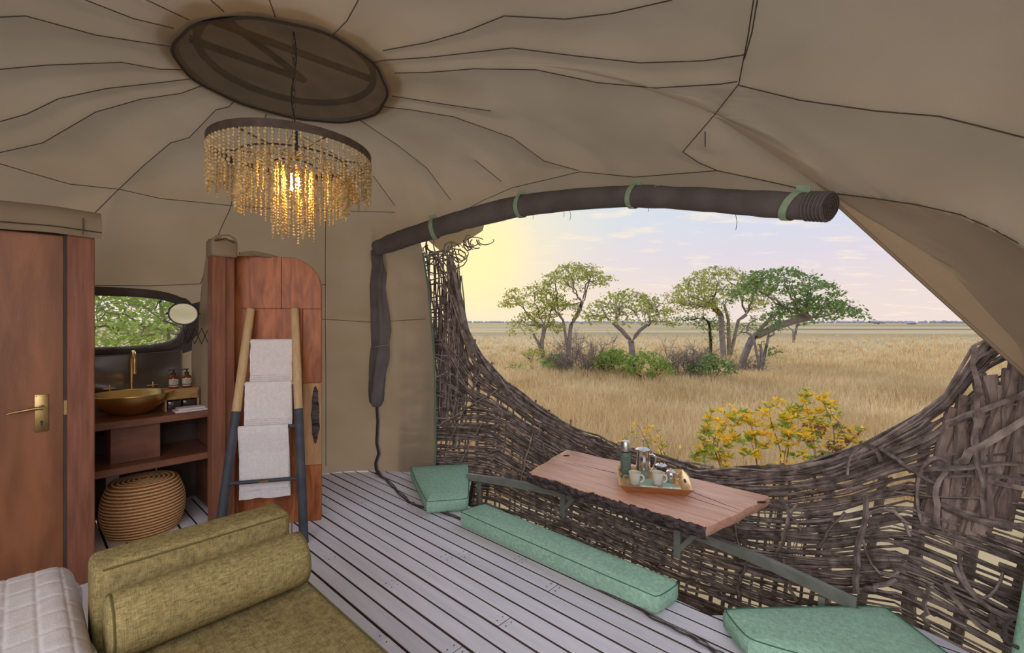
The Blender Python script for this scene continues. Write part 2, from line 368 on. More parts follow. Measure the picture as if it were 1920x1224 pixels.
def dome_at(phi, z):
    n = float(np.interp(phi, _ph, _nn))
    th = math.acos(min(1, max(0, z / DZ)) ** (n / 2))
    return dome(phi, th / (math.pi / 2))
fx = [1560, 1640, 1720, 1800, 1860, 1920, 2100]; fy = [362, 372, 384, 402, 428, 462, 600]
def domeF(p, s):
    q = dome(p, s)
    if q.y > 0.3 and p > 60:
        x, y = proj(q)
        if x > 1560:
            k = y - np.interp(x, fx, fy)
            if k > 0:
                a = math.radians(p); w = min(k / 260, 1.0) * min(1, (x - 1560) / 120)
                q = q + Vector((math.sin(a), math.cos(a), 0)) * (0.30 * w)
    return q
_ex = [700, 760, 815, 900, 978, 1080, 1190, 1300, 1400, 1480, 1556, 1568, 1640, 1740, 1835, 1920, 2100, 2300]
_ey = [450, 430, 410, 385, 366, 355, 350, 353, 360, 363, 366, 402, 468, 562, 642, 698, 900, 1250]
def s_end(phi):
    prev = 0
    for i in range(1, 401):
        s = i / 400; p = domeF(phi, s)
        if p.y < 0.25: return 1.0
        x, y = proj(p)
        if y > np.interp(x, _ex, _ey): return s
    return 1.0
PHI_L = 18.0
def dome_b(p, s):
    if p <= 150: return dome(150, s)
    t = (p - 150) / 60; a = dome(150, s); b = dome(-150, s); ra = Vector((a.x - DX, a.y - DY)).length; rb = Vector((b.x - DX, b.y - DY)).length
    r = lerp(ra, rb, t); an = math.radians(p); return Vector((DX + r * math.sin(an), DY + r * math.cos(an), lerp(a.z, b.z, t)))
def win_in(p, k=1.0):
    v = p[0] * VX + p[1] * VY; u = p[0] * UX + p[1] * UY
    return u > 3.9 and (abs((v - 0.50) / (0.50 * k)) ** 3 + abs((p[2] - 1.50) / (0.235 * k)) ** 3) < 1
mb = MB()
rowsL = []; ROW = 120
phL = np.linspace(-150, PHI_L, 220)
for p in phL: rowsL.append([dome(p, s) for s in np.linspace(0.0, 1.0, ROW)])
mb.grid(rowsL)
keep = []
for f in mb.f:
    c = sum((Vector(mb.v[i]) for i in f), Vector()) / 4
    if not win_in(c): keep.append(f)
mb.f = keep
phR = np.concatenate([np.linspace(PHI_L, 112, 170), np.linspace(112.4, 150, 50)])
rowsR = []; EDGE = []
for p in phR:
    se = s_end(p); row = [domeF(p, s) for s in np.linspace(0.0, se, ROW)]
    rowsR.append(row); EDGE.append((p, row[-1]))
offR = len(mb.v)
mb.grid(rowsR)
mb.grid([[dome_b(p, s) for s in np.linspace(0.0, 0.36, 40)] for p in np.linspace(150, 210, 40)])
SEAMS = [
 [(0, 32), (48, 30), (180, 66), (318, 87)], [(160, 0), (250, 35), (325, 53)], [(0, 130), (90, 122), (228, 117), (300, 130), (345, 131)],
 [(0, 228), (50, 214), (110, 185), (200, 166), (300, 155), (365, 147)], [(0, 286), (80, 268), (180, 210), (265, 186), (340, 175), (388, 157)],
 [(443, 185), (430, 200), (405, 206), (355, 258), (320, 268), (270, 310), (215, 362), (175, 402)], [(0, 307), (60, 325), (130, 345), (225, 355), (300, 372), (430, 385), (520, 392), (700, 397), (740, 398)],
 [(503, 202), (496, 225)], [(440, 360), (430, 395), (418, 420), (405, 450)], [(395, 0), (432, 33)], [(505, 0), (522, 48)], [(672, 0), (650, 40), (622, 68)], [(275, 0), (355, 38)],
 [(718, 95), (800, 80), (870, 60), (945, 30), (1060, 36), (1150, 25), (1260, 0)], [(697, 118), (720, 113), (800, 108), (960, 90), (1080, 105), (1200, 118), (1320, 114), (1395, 103)],
 [(740, 137), (800, 136), (890, 129), (1005, 131), (1120, 155), (1230, 165), (1350, 158), (1382, 153)], [(718, 200), (770, 206), (850, 219), (960, 258), (1020, 302), (1085, 320)],
 [(670, 222), (745, 272), (800, 315), (845, 375)], [(735, 180), (830, 195), (920, 208)], [(890, 300), (940, 340)], [(700, 330), (740, 385)],
 [(1413, 0), (1402, 70), (1385, 158), (1340, 215), (1280, 285)], [(1420, 0), (1410, 60), (1396, 110)], [(1385, 160), (1500, 188), (1640, 208), (1760, 218), (1830, 235), (1920, 258)],
 [(860, 400), (905, 376), (960, 352), (1088, 322), (1190, 332), (1345, 320), (1440, 340), (1520, 358)], [(1280, 285), (1310, 305), (1345, 320)], [(1322, 247), (1322, 275)],
 [(1560, 362), (1640, 372), (1720, 384), (1800, 402), (1860, 428), (1920, 462)],
 [(611, 400), (610, 480), (610, 600), (611, 700), (611, 888)], [(600, 598), (700, 604), (812, 597)], [(600, 533), (612, 534)],
 [(176, 535), (280, 536), (376, 532)], [(376, 532), (395, 480), (412, 455)],
]
from mathutils.kdtree import KDTree
def cast0(x, y, b):
    d = Vector(((x - 960) / F, 1.0, -(y - 604) / F)).normalized(); return b.ray_cast(Vector((0, 0, HC)), d)[0]
_b0 = BVHTree.FromPolygons([Vector(v) for v in mb.v], mb.f); _sp = []
for pl in SEAMS:
    for (x0, y0), (x1, y1) in zip(pl[:-1], pl[1:]):
        n_ = max(2, int(math.hypot(x1 - x0, y1 - y0) / 8))
        for k in range(n_ + 1):
            c = cast0(lerp(x0, x1, k / n_), lerp(y0, y1, k / n_), _b0)
            if c: _sp.append(c)
kd = KDTree(len(_sp))
for i, c in enumerate(_sp): kd.insert(c, i)
kd.balance()
bc = Vector((-0.6, 2.2, 0.9)); nv = []
for q in mb.v:
    v_ = Vector(q); d = kd.find(v_)[2]; a = min(1.0, d / 0.22); a = a * (2 - a)
    w = 0.040 * a * min(1.0, max(0, v_.z - 0.9) / 0.8) * min(1, max(0, (Vector((v_.x - DX, v_.y - DY)).length - DR) / 0.2))
    x, y = proj(q)
    if v_.y > 0.3: w *= min(1, max(0, (np.interp(x, _ex, _ey) - y) / 40)) if x > 700 else 1.0
    nv.append(tuple(v_ + (v_ - bc).normalized() * w))
mb.v = nv
mb.f = [f for f in mb.f if sum(mb.v[i][1] for i in f) / len(f) > -0.35]      # rear canvas left out behind the camera to let more light in
ceiling = struct(mb.build('ceiling', canvas_m, smooth=50))
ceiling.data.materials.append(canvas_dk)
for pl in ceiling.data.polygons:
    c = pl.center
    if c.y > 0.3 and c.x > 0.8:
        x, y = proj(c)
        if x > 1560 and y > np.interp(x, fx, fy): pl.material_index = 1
bvh = BVHTree.FromPolygons([Vector(v) for v in mb.v], mb.f)
full = MB(); full.grid([[dome(p, s) for s in np.linspace(0.0, 1.0, 80)] for p in np.linspace(-150, 150, 180)])
bvhF = BVHTree.FromPolygons([Vector(v) for v in full.v], full.f)
def cast(x, y, b=None, back=0.0):
    d = Vector(((x - 960) / F, 1.0, -(y - 604) / F)).normalized()
    h = (b or bvh).ray_cast(Vector((0, 0, HC)), d)
    if h[0] is None: return None
    return h[0] - d * back
def seam(pts, r=0.0026):
    out = []
    for i in range(len(pts) - 1):
        (x0, y0), (x1, y1) = pts[i], pts[i + 1]
        n = max(2, int(math.hypot(x1 - x0, y1 - y0) / 14))
        for k in range(n + (i == len(pts) - 2)):
            c = cast(lerp(x0, x1, k / n), lerp(y0, y1, k / n), back=0.006)
            if c: out.append(c)
    if len(out) > 1: MB().tube(out, r, 5).build('seam', seam_m, ceiling, smooth=60)
for s_ in SEAMS: seam(s_)
# piped hem down the left jamb of the opening
hem = [dome(PHI_L, s) + Vector((0.004, -0.004, 0)) for s in np.linspace(0.55, 0.995, 30)]
MB().tube(hem, 0.009, 6).build('hem_piping', mat('hem_green', (0.12, 0.20, 0.14, 1), rough=0.9), ceiling, smooth=60)
edge_pts = [Vector(mb.v[offR + i * ROW + ROW - 1]) for i in range(len(phR))]; edge_pts = [e for e in edge_pts if e.y > 0.3]
MB().tube(edge_pts, 0.008, 5).build('opening_hem', canvas_dk, ceiling, smooth=60)

# ------------------------------------------------------------------ roof vent
vent = thing('roof_vent', 'dark net roof vent disc in the canvas ceiling above the chandelier', 'vent', (DX, DY, DZ))
mb = MB(); n = 56
def rimr(k): return DR * (1.03 + 0.03 * math.sin(k * 2 * math.pi / n * 3 + 0.6) + 0.012 * math.sin(k * 2 * math.pi / n * 11))
rings = []
for rr, zz in ((0.01, 0.075), (0.3, 0.07), (0.6, 0.05), (0.85, 0.02), (1.0, -0.014)):
    rings.append([(DX + rimr(k) * rr * math.sin(2 * math.pi * k / n), DY + rimr(k) * rr * math.cos(2 * math.pi * k / n), DZ + zz) for k in range(n + 1)])
mb.grid(rings); mb.build('net', net_m, vent, smooth=60)
MB().tube([Vector(p) - Vector((0, 0, 0.004)) for p in rings[-1][:-1]], 0.008, 5, closed=True).build('rim_binding', pole_m, vent, smooth=60)
for a, b in (((-0.50, 0.05), (0.10, 0.26)), ((0.05, -0.46), (0.32, 0.30)), ((-0.15, 0.35), (0.42, -0.12))): pass
for a, b in (((-0.47, -0.22), (-0.02, 0.22)), ((-0.17, -0.42), (-0.02, 0.22)), ((-0.25, -0.38), (0.44, 0.22))):
    MB().tube([(DX + a[0], DY + a[1], DZ + 0.10), (DX + b[0], DY + b[1], DZ + 0.10)], 0.020, 6).build('vent_pole', pole_m, vent, smooth=60)
MB().tube([(DX + DR * 0.86 * math.sin(t), DY + DR * 0.86 * math.cos(t), DZ + 0.075) for t in np.linspace(0, 2 * math.pi, 40)[:-1]], 0.022, 5, closed=True).build('hoop', pole_m, vent, smooth=60)
mb = MB(); mb.grid([[(DX + 0.66 * rr * math.sin(2 * math.pi * k / n), DY + 0.66 * rr * math.cos(2 * math.pi * k / n), DZ + zz) for k in range(n + 1)] for rr, zz in ((0.01, 0.42), (0.4, 0.39), (0.75, 0.3), (0.95, 0.15), (1.0, 0.03))])
mb.build('cowl', canvas_dk, vent, smooth=60)

# ------------------------------------------------------------------ deck
poly = [W(4.72, -1.6), W(4.72, 1.18), (-1.95, 4.62), (-1.0, 4.78), (-0.39, 4.62), (-0.37, 3.62), (0.93, 2.42), (1.02, 2.33), (1.96, 2.33), (2.3, 1.6), (2.35, 0.2), (0.8, -1.6), (-2.2, -1.8)]
PUV = [(p[0] * UX + p[1] * UY, p[0] * VX + p[1] * VY) for p in poly]
def span(v):
    us = []
    for i in range(len(PUV)):
        (u0, v0), (u1, v1) = PUV[i], PUV[(i + 1) % len(PUV)]
        if (v0 - v) * (v1 - v) <= 0 and v0 != v1: us.append(u0 + (u1 - u0) * (v - v0) / (v1 - v0))
    us.sort(); return [(us[i], us[i + 1]) for i in range(0, len(us) - 1, 2)]
floor = struct(MB().prism([(p[0], p[1], 0) for p in poly], -0.20, -0.085).build('floor', under_m))
plank_side_m = mat('gap_shade_edge', (0.085, 0.058, 0.048, 1), (0.12, 0.085, 0.07, 1), scale=8, rough=0.95)
pitch = 0.1; v = -2.3; row = 0; cuts_base = [2.05, 0.82, 3.3, -0.4]
nailm = mat('nail_head', (0.05, 0.045, 0.05, 1), rough=0.6)
nails = MB()
while v < 3.3:
    A_, B_ = span(v + 0.0062), span(v + pitch - 0.0062)
    if len(A_) > len(B_): A_ = [max(A_, key=lambda t: t[1] - t[0])] if len(B_) == 1 else A_[:len(B_)]
    elif len(B_) > len(A_): B_ = [max(B_, key=lambda t: t[1] - t[0])] if len(A_) == 1 else B_[:len(A_)]
    for a, b in zip(A_, B_):
        cs = sorted({round(c + 0.62 * ((row * 7 + i * 3) % 5 - 2) / 2.0, 3) for i, c in enumerate([1.6, 3.45])}) if row % 2 == 0 else [1.75 + 0.35 * ((row * 3) % 4 - 1.5)]
        lo = max(a[0], b[0]); hi = min(a[1], b[1])
        cs = [c for c in cs if lo + 0.3 < c < hi - 0.3]
        edges = [None] + cs + [None]
        for i in range(len(edges) - 1):
            l0 = (a[0], b[0]) if edges[i] is None else (edges[i] + 0.0015,) * 2
            h0 = (a[1], b[1]) if edges[i + 1] is None else (edges[i + 1] - 0.0015,) * 2
            dz = random.uniform(-0.0015, 0.0015)
            q = [(l0[0], v + 0.0062), (l0[1], v + pitch - 0.0062), (h0[1], v + pitch - 0.0062), (h0[0], v + 0.0062)]
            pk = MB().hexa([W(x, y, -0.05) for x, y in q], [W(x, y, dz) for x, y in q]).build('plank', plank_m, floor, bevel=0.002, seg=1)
            pk.data.materials.append(plank_side_m)     # dark sides: shade of the board gaps put into the colour
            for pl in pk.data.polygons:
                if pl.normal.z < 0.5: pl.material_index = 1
            for e in (edges[i], edges[i + 1]):
                if e is not None:
                    for dvv in (0.03, 0.07):
                        c = W(e + (0.03 if e == edges[i] else -0.03), v + dvv, 0.0025); nails.lathe([(0.0035, -0.002), (0.0035, 0.0)], c, 6)
    v += pitch; row += 1
tag(nails.build('nail', nailm, floor), kind='stuff')

# ------------------------------------------------------------------ ground and distance
GZ = -1.3
g = MB().add([(-4000, -60, GZ), (4000, -60, GZ), (4000, 6000, GZ), (-4000, 6000, GZ)], [(0, 1, 2, 3)]).build('ground', ground_m)
struct(g, 'golden dry savanna grassland plain')
HG = HC - GZ
def GP(x, y): Y = HG * F / (y - 604); return Vector(((x - 960) / F * Y, Y, GZ))

# ------------------------------------------------------------------ woven stick fence (a nest around the deck)
CX, CY = -1.275, 0.727
_fp = [-5, 5, 27, 50, 75, 105]; _fr = [4.0, 3.97, 3.98, 3.84, 3.70, 3.72]
def FP(psi, z, off=0.0):
    R = float(np.interp(psi, _fp, _fr)) + 0.22 * min(z, 1.1) + off
    if z > 1.1: R -= 0.10 * (z - 1.1) ** 2
    a = math.radians(psi)
    return Vector((CX + R * math.sin(a), CY + R * math.cos(a), z))
_tx = [780, 800, 850, 858, 872, 905, 940, 1000, 1100, 1200, 1300, 1400, 1500, 1600, 1700, 1780, 1815, 1832, 1860, 1900, 2000, 2300]
_ty = [440, 445, 470, 550, 610, 672, 710, 757, 814, 853, 880, 887, 880, 852, 803, 748, 700, 655, 640, 615, 560, 500]
ZT = {}
def ztop(psi):
    k = round(psi * 2)
    if k in ZT: return ZT[k]
    z = 0.5
    for _ in range(60):
        p = FP(k / 2, z); x, y = proj(p)
        zn = HC - (np.interp(x, _tx, _ty) - 604) * p.y / F
        z = z * 0.6 + float(zn) * 0.4
    ZT[k] = min(z, 2.25); return ZT[k]
def zt(psi):
    k = math.floor(psi * 2) / 2; t = (psi - k) * 2
    return lerp(ztop(k), ztop(k + 0.5), t)
ZLO = -0.95
P0, P1 = 3.0, 92.0
sticks = []      # (points, radii, material, size)
def add_stick(pts, r0, r1, m=None, n=5):
    k = len(pts); rr = [lerp(r0, r1, i / (k - 1)) * random.uniform(0.9, 1.12) for i in range(k)]
    big = r0 * (len(pts)) * 0 + max((r0 + r1) * sum((pts[i] - pts[i + 1]).length for i in range(k - 1)) / max(0.5, (pts[k // 2] - Vector((0, 0, HC))).length) ** 2, 0)
    sticks.append((pts, rr, m or stick_m, big, n))
# uprights behind the weave
psi = P0
while psi < P1:
    top = zt(psi) + random.uniform(-0.05, 0.05)
    right = psi > 57; left = psi < 13
    if left: top = min(max(top, 0.8), 2.3); 
    r = random.uniform(0.020, 0.036) if right else (random.uniform(0.008, 0.016) if left else random.uniform(0.010, 0.02))
    if right and random.random() < 0.5: top += random.uniform(-0.25, 0.12)
    lean = random.uniform(-1.6, 1.6)
    pts = []
    for i in range(8):
        t = i / 7; z = lerp(ZLO - 0.3, top, t)
        pts.append(FP(psi + lean * (t - 0.6) + random.uniform(-0.22, 0.22), z, 0.03 + random.uniform(-0.012, 0.012)))
    add_stick(pts, r, r * 0.75, log_m if right else None, 6)
    psi += (2.3 if right else (0.75 if left else 1.0)) * random.uniform(0.6, 1.4)
# bare thick poles of the right-hand wing
for px, py0, py1, lean in ((1808, 905, 742, 0.3), (1838, 900, 700, 0.5), (1862, 905, 690, -2.0), (1880, 900, 672, -1.2), (1900, 880, 650, -2.5), (1870, 880, 705, 1.0), (1915, 890, 640, -1), (1850, 930, 720, -1.5), (1790, 900, 765, 0.4), (1770, 905, 775, -0.8)):
    a = None
    for q in np.arange(50, 92, 0.1):
        if proj(FP(q, 0.9))[0] > px: a = q; break
    if a is None: continue
    Y = FP(a, 0.9).y; z0 = HC - (py0 - 604) * Y / F; z1 = HC - (py1 - 604) * Y / F
    add_stick([FP(a + lean * (0.5 - t) + random.uniform(-.15, .15), lerp(z0 - 0.25, z1, t), -0.02 + random.uniform(-0.01, 0.01)) for t in np.linspace(0, 1, 8)], 0.040, 0.032, log_m, 7)
# tall thin withies rising on the left of the opening
for i in range(52):
    a = random.uniform(4.6, 11.2); top = random.uniform(1.5, 2.3); b = lerp(a, 8.6, random.uniform(-0.2, 0.55))
    z0 = random.uniform(0.2, 1.0)
    if a > 9.6: top = min(top, zt(min(a, 10.6)) + 0.5)
    add_stick([FP(lerp(a, b, t) + random.uniform(-.22, .22), lerp(z0, top, t), random.uniform(-0.06, 0.02)) for t in np.linspace(0, 1, 8)], random.uniform(0.008, 0.017), 0.006)
# horizontals
def zline(psi, f): 
    c = zt(psi); base = min(c, 0.92)
    w = max(0.0, (f - 0.80) / 0.20)
    return ZLO + f * (lerp(base, c, w) - ZLO)
for i in range(800):
    f = random.uniform(0.02, 1.0) ** (0.85 if i < 560 else 1.6)
    L = random.uniform(14, 42); c = random.uniform(P0 - 8, P1 + 4); a, b = max(P0 - 1.2, c - L / 2), min(P1 + 3, c + L / 2)
    if b - a < 6: continue
    r = random.uniform(0.0055, 0.0125) * (1.1 if c > 55 else 1.0)
    df = random.uniform(-0.05, 0.05); ph = random.uniform(0, 6.28); am = random.uniform(0.006, 0.02); front = random.uniform(-0.055, -0.012)
    k = max(6, int((b - a) / 2.6)); pts = []
    for j in range(k + 1):
        t = j / k; q = lerp(a, b, t); ff = min(1.0, max(0, f + df * (t - 0.5)))
        pts.append(FP(q, zline(min(max(q, P0), P1), ff) + am * math.sin(ph + t * 7) + random.uniform(-0.006, 0.006), front + 0.022 * math.sin(ph + t * 11)))
    add_stick(pts, r, r * random.uniform(0.45, 0.8))
# rim bundle following the top edge
for i in range(46):
    L = random.uniform(10, 30); c = random.uniform(8, 90); a, b = max(9.2, c - L / 2), min(P1, c + L / 2)
    d = random.uniform(-0.07, 0.025); off = random.uniform(-0.08, 0.04); k = max(6, int((b - a) / 1.8))
    if b - a < 4: continue
    ph = random.uniform(0, 6)
    add_stick([FP(q, zt(q) + d + 0.018 * math.sin(ph + q * 0.6), off + 0.02 * math.sin(ph + q)) for q in np.linspace(a, b, k + 1)], random.uniform(0.009, 0.017), 0.007)
# stray loops, hooks and diagonal branches on the inner face
def hook(c, z, w, h, a0, a1, r, off=-0.085):
    add_stick([FP(c + w * math.cos(t), z + h * math.sin(t), off + 0.02 * math.sin(t * 2)) for t in np.linspace(a0, a1, 12)], r, r * 0.7, None, 6)
for px, py, w, h, a0, a1, r in ((1690, 1010, 1.7, 0.17, 0.4, 5.6, 0.010), (1870, 1070, 2.6, 0.16, -2.9, 0.6, 0.015), (1850, 900, 4.5, 0.16, -2.0, 0.2, 0.016), (1630, 880, 1.3, 0.18, 0.6, 3.2, 0.013),
                                 (1840, 1060, 1.2, 0.13, -3.3, 0.1, 0.009), (1415, 990, 1.0, 0.14, 1.2, 4.2, 0.012), (1775, 930, 1.2, 0.20, 1.2, 4.0, 0.012), (1100, 880, 1.8, 0.10, 0.2, 2.9, 0.008), (940, 860, 2.2, 0.12, 0.3, 2.6, 0.008)):
    best = min(((abs(proj(FP(q, z))[0] - px) + abs(proj(FP(q, z))[1] - py), q, z) for q in np.arange(4, 92, 1.0) for z in np.arange(-0.6, 1.2, 0.06)))
    hook(best[1], best[2], w, h, a0, a1, r)
for px0, py0, px1, py1, r in ((1605, 1110, 1630, 935, 0.017), (1740, 1180, 1742, 1090, 0.013), (1470, 940, 1500, 1000, 0.012), (1535, 1020, 1585, 960, 0.011), (1462, 1040, 1495, 940, 0.014), (1760, 990, 1772, 880, 0.014), (1635, 1110, 1690, 1085, 0.015),
                              (1780, 1090, 1860, 1190, 0.013), (1860, 1145, 1895, 1215, 0.012), (1855, 980, 1838, 745, 0.013), (1840, 900, 1835, 650, 0.014), (820, 800, 935, 730, 0.010), (900, 690, 830, 860, 0.008), (980, 905, 1000, 810, 0.010), (930, 700, 990, 760, 0.010),
                              (1800, 880, 1919, 790, 0.020), (1700, 880, 1919, 862, 0.014), (1660, 840, 1760, 905, 0.013), (1780, 790, 1919, 728, 0.014), (860, 880, 905, 790, 0.007), (1030, 880, 1012, 800, 0.008), (1385, 1120, 1400, 1045, 0.010), (1500, 1130, 1480, 1050, 0.010)):
    def loc(px, py): return min(((abs(proj(FP(q, z, -0.08))[0] - px) + abs(proj(FP(q, z, -0.08))[1] - py), q, z) for q in np.arange(3, 92, 0.7) for z in np.arange(-0.7, 1.6, 0.04)))
    A, B = loc(px0, py0), loc(px1, py1)
    add_stick([FP(lerp(A[1], B[1], t) + random.uniform(-.2, .2), lerp(A[2], B[2], t), -0.085 - 0.03 * math.sin(t * 3.1)) for t in np.linspace(0, 1, 8)], r, r * 0.75, None, 6)
# withy twirls at the head of the left post
for i in range(14):
    c = random.uniform(4, 9.5); z = random.uniform(2.05, 2.35); hook(c, z, random.uniform(0.8, 2.4), random.uniform(0.05, 0.14), random.uniform(0, 3), random.uniform(4, 7), random.uniform(0.005, 0.010), random.uniform(-0.1, 0.1))
for i in range(14):
    c = random.uniform(9, 14.0); z = 2.22 + (c - 9) * 0.035 + random.uniform(-0.05, 0.04); hook(c, z, random.uniform(0.5, 1.3), random.uniform(0.03, 0.08), random.uniform(0, 3), random.uniform(4, 7), random.uniform(0.005, 0.009), 0.1)
fence = thing('stick_fence', 'curving nest-like fence woven from brown sticks around the deck edge', 'fence', (CX, CY, ZLO))
sticks.sort(key=lambda s: -s[3])
infill = MB(); infl = MB()
for i, (pts, rr, m, big, n) in enumerate(sticks):
    if i < 300: MB().tube(pts, rr, n).build('stick', m, fence, smooth=50)
    else: (infl if m is log_m else infill).tube(pts, rr, max(4, n - 1))
tag(infill.build('stick_infill', stick_m, fence, smooth=50), kind='stuff')
if infl.v: tag(infl.build('upright_infill', log_m, fence, smooth=50), kind='stuff')

# ------------------------------------------------------------------ steel rail, table bracket and table
rail = thing('steel_rail', 'curved grey painted steel rail running behind the table and cushions', 'rail', W(1.4, 2.6, 0))
ucs, vcs, Rr = 1.60, -0.69, 3.69
def RL(u, z):
    return W(u, vcs + math.sqrt(max(0, Rr * Rr - (u - ucs) ** 2)), z)
us = np.linspace(3.05, 0.27, 40)
mb = MB(); rows = []
for z, dv in ((0.092, 0), (0.148, 0), (0.148, 0.04), (0.092, 0.04), (0.092, 0)):
    rows.append([tuple(Vector(RL(u, z)) + Vector((VX, VY, 0)) * dv) for u in us])
mb.grid(rows); mb.build('rail_bar', steelp_m, rail, smooth=30)
for u in (2.95, 0.42):
    p = Vector(RL(u, 0)) + Vector((VX, VY, 0)) * 0.02
    MB().obox(p + Vector((0, 0, -0.4)), (UX, UY, 0), (VX, VY, 0), (0, 0, 1), 0.015, 0.015, 0.48).build('rail_post', steelp_m, rail)
tbl = thing('live_edge_table', 'low reddish wooden slab table with dark bark edge beside the stick fence', 'table', W(1.45, 2.95, 0))
TZ = 0.35
fl, fr, br, bl = PZ(990, 885, TZ), PZ(1325, 986, TZ), PZ(1443, 930, TZ), PZ(1062, 842, TZ)
def edgepts(a, b, n, amp, seed):
    a = Vector(a); b = Vector(b); d = (b - a); nrm = Vector((d.y, -d.x, 0)).normalized(); o = []
    for i in range(n):
        t = i / n; o.append(a + d * t + nrm * amp * math.sin(math.pi * t) * (noise.noise(Vector((t * 7, seed, 0))) + 0.3))
    return o
ring = edgepts(fl, fr, 18, 0.05, 1) + edgepts(fr, br, 8, 0.02, 4) + edgepts(br, bl, 18, 0.03, 7) + edgepts(bl, fl, 8, 0.02, 9)
cen = sum(ring, Vector()) / len(ring)
def shr(p, k): return cen + (p - cen) * k
mb = MB(); nR = len(ring)
loops = [[shr(p, 0.0) for p in ring], [shr(p, 0.6) for p in ring], [shr(p, 0.985) for p in ring], [Vector((p.x, p.y, TZ - 0.008)) for p in ring], [Vector((shr(p, 1.004).x, shr(p, 1.004).y, TZ - 0.035)) for p in ring], [Vector((shr(p, 0.985).x, shr(p, 0.985).y, TZ - 0.068)) for p in ring], [Vector((cen.x, cen.y, TZ - 0.068)) for p in ring]]
for l in loops: l.append(l[0])
mb.grid(loops); mb.build('slab', slab_m, tbl, smooth=40)
# bark strip hugging the front edge
mb = MB(); fr_e = edgepts(fl, fr, 70, 0.05, 1) + [Vector(fr)]
rows = []
fn = Vector((-VX, -VY, 0))
for j, (z, o) in enumerate(((TZ - 0.004, -0.004), (TZ - 0.012, 0.010), (TZ - 0.03, 0.022), (TZ - 0.05, 0.016), (TZ - 0.068, 0.012), (TZ - 0.085, -0.01))):
    rows.append([p + fn * (o + 0.014 * noise.noise(Vector((i * 0.55, j * 0.9, 0))) + 0.008 * noise.noise(Vector((i * 1.7, j * 2.0, 5)))) + Vector((0, 0, z - TZ + 0.010 * noise.noise(Vector((i * 0.4, j, 3))))) for i, p in enumerate(fr_e)])
mb.grid(rows); mb.build('bark_edge', bark_m, tbl)
for a, b in (((1075, 868), (1300, 922)), ((1195, 868 + 30), (1385, 962)), ((1270, 912), (1392, 958))):
    pa, pb = Vector(PZ(a[0], a[1], TZ)), Vector(PZ(b[0], b[1], TZ)); pts = [pa.lerp(pb, t) + Vector((0, 0, 0.0006)) + Vector((VX, VY, 0)) * 0.012 * noise.noise(Vector((t * 5, a[0], 0))) for t in np.linspace(0, 1, 16)]
    MB().tube(pts, [0.0004 + 0.0018 * math.sin(math.pi * i / 15) for i in range(16)], 4).build('crack', bark_m, tbl)
for kx, ky in ((1428, 941), (1062, 854)):
    c = PZ(kx, ky, TZ + 0.001); MB().lathe([(0.018, -0.004), (0.024, 0.001), (0.010, 0.003), (1e-6, 0.001)], c, 9, 1.3, 0.7).build('knot', bark_m, tbl, smooth=60)
br_ = tbl
for px, yb in ((1057, 967), (1271, 1045)):
    k = (px - 960) / F; Y = 2.955 / (VX * k + VY); X = k * Y; zb = HC - (yb - 604) * Y / F
    MB().obox((X, Y, (zb + TZ - 0.07) / 2), (UX, UY, 0), (VX, VY, 0), (0, 0, 1), 0.022, 0.022, (TZ - 0.07 - zb) / 2).build('bracket_post', steelp_m, br_, bevel=0.003, seg=1)
    a = Vector((X, Y, zb + 0.045)); b = a - Vector((UX, UY, 0)) * 0.22 + Vector((0, 0, TZ - 0.085 - zb - 0.045))
    d = (b - a); MB().obox((a + b) / 2, d, (VX, VY, 0), d.cross(Vector((VX, VY, 0))), d.length / 2, 0.018, 0.015).build('bracket_brace', steelp_m, br_)
    a = Vector((X, Y, TZ - 0.085)) + Vector((VX, VY, 0)) * 0.02
    MB().obox(a, (VX, VY, 0), (UX, UY, 0), (0, 0, 1), 0.26, 0.02, 0.016).build('bracket_arm', steelp_m, br_)

# ------------------------------------------------------------------ tray and its crockery
TB = TZ + 0.002
tray = thing('serving_tray', 'flared wooden serving tray on the slab table', 'tray', PZ(1225, 905, TB))
FL, FR_, BR, BL = Vector(PZ(1160, 908, TZ + 0.07)), Vector(PZ(1303, 918, TZ + 0.07)), Vector(PZ(1277, 876, TZ + 0.075)), Vector(PZ(1150, 870, TZ + 0.075))
cc = (FL + FR_ + BR + BL) / 4
ax = (FR_ - FL).normalized(); ay = Vector((-ax.y, ax.x, 0)); hw, hd = (FR_ - FL).length / 2, 0.215
cc = FL + ax * hw + ay * hd; cc.z = TB
def TP(a, b, z): return cc + ax * a + ay * b + Vector((0, 0, z))
bw, bd, th = hw - 0.055, hd - 0.05, 0.010
MB().hexa([TP(-bw, -bd, 0), TP(bw, -bd, 0), TP(bw, bd, 0), TP(-bw, bd, 0)], [TP(-bw, -bd, 0.009), TP(bw, -bd, 0.009), TP(bw, bd, 0.009), TP(-bw, bd, 0.009)]).build('tray_base', tray_m, tray)
def wall(a0, a1, b0, b1, nrm, h0, h1, m):
    o0, o1 = TP(*a0, 0), TP(*a1, 0); t0, t1 = TP(*b0, h0), TP(*b1, h1); i = (ax * nrm[0] + ay * nrm[1]) * th
    mid0 = (t0 + t1) / 2 + Vector((0, 0, (h1 - h0) * 0 ))
    return MB().hexa([o0, o1, o1 + i, o0 + i], [t0, t1, t1 + i, t0 + i]).build('tray_side', m, tray, bevel=0.002, seg=1)
wall((-bw, -bd), (bw, -bd), (-hw, -hd), (hw, -hd), (0, 1), 0.062, 0.062, traydk_m)
wall((bw, bd), (-bw, bd), (hw, hd), (-hw, hd), (0, -1), 0.062, 0.062, tray_m)
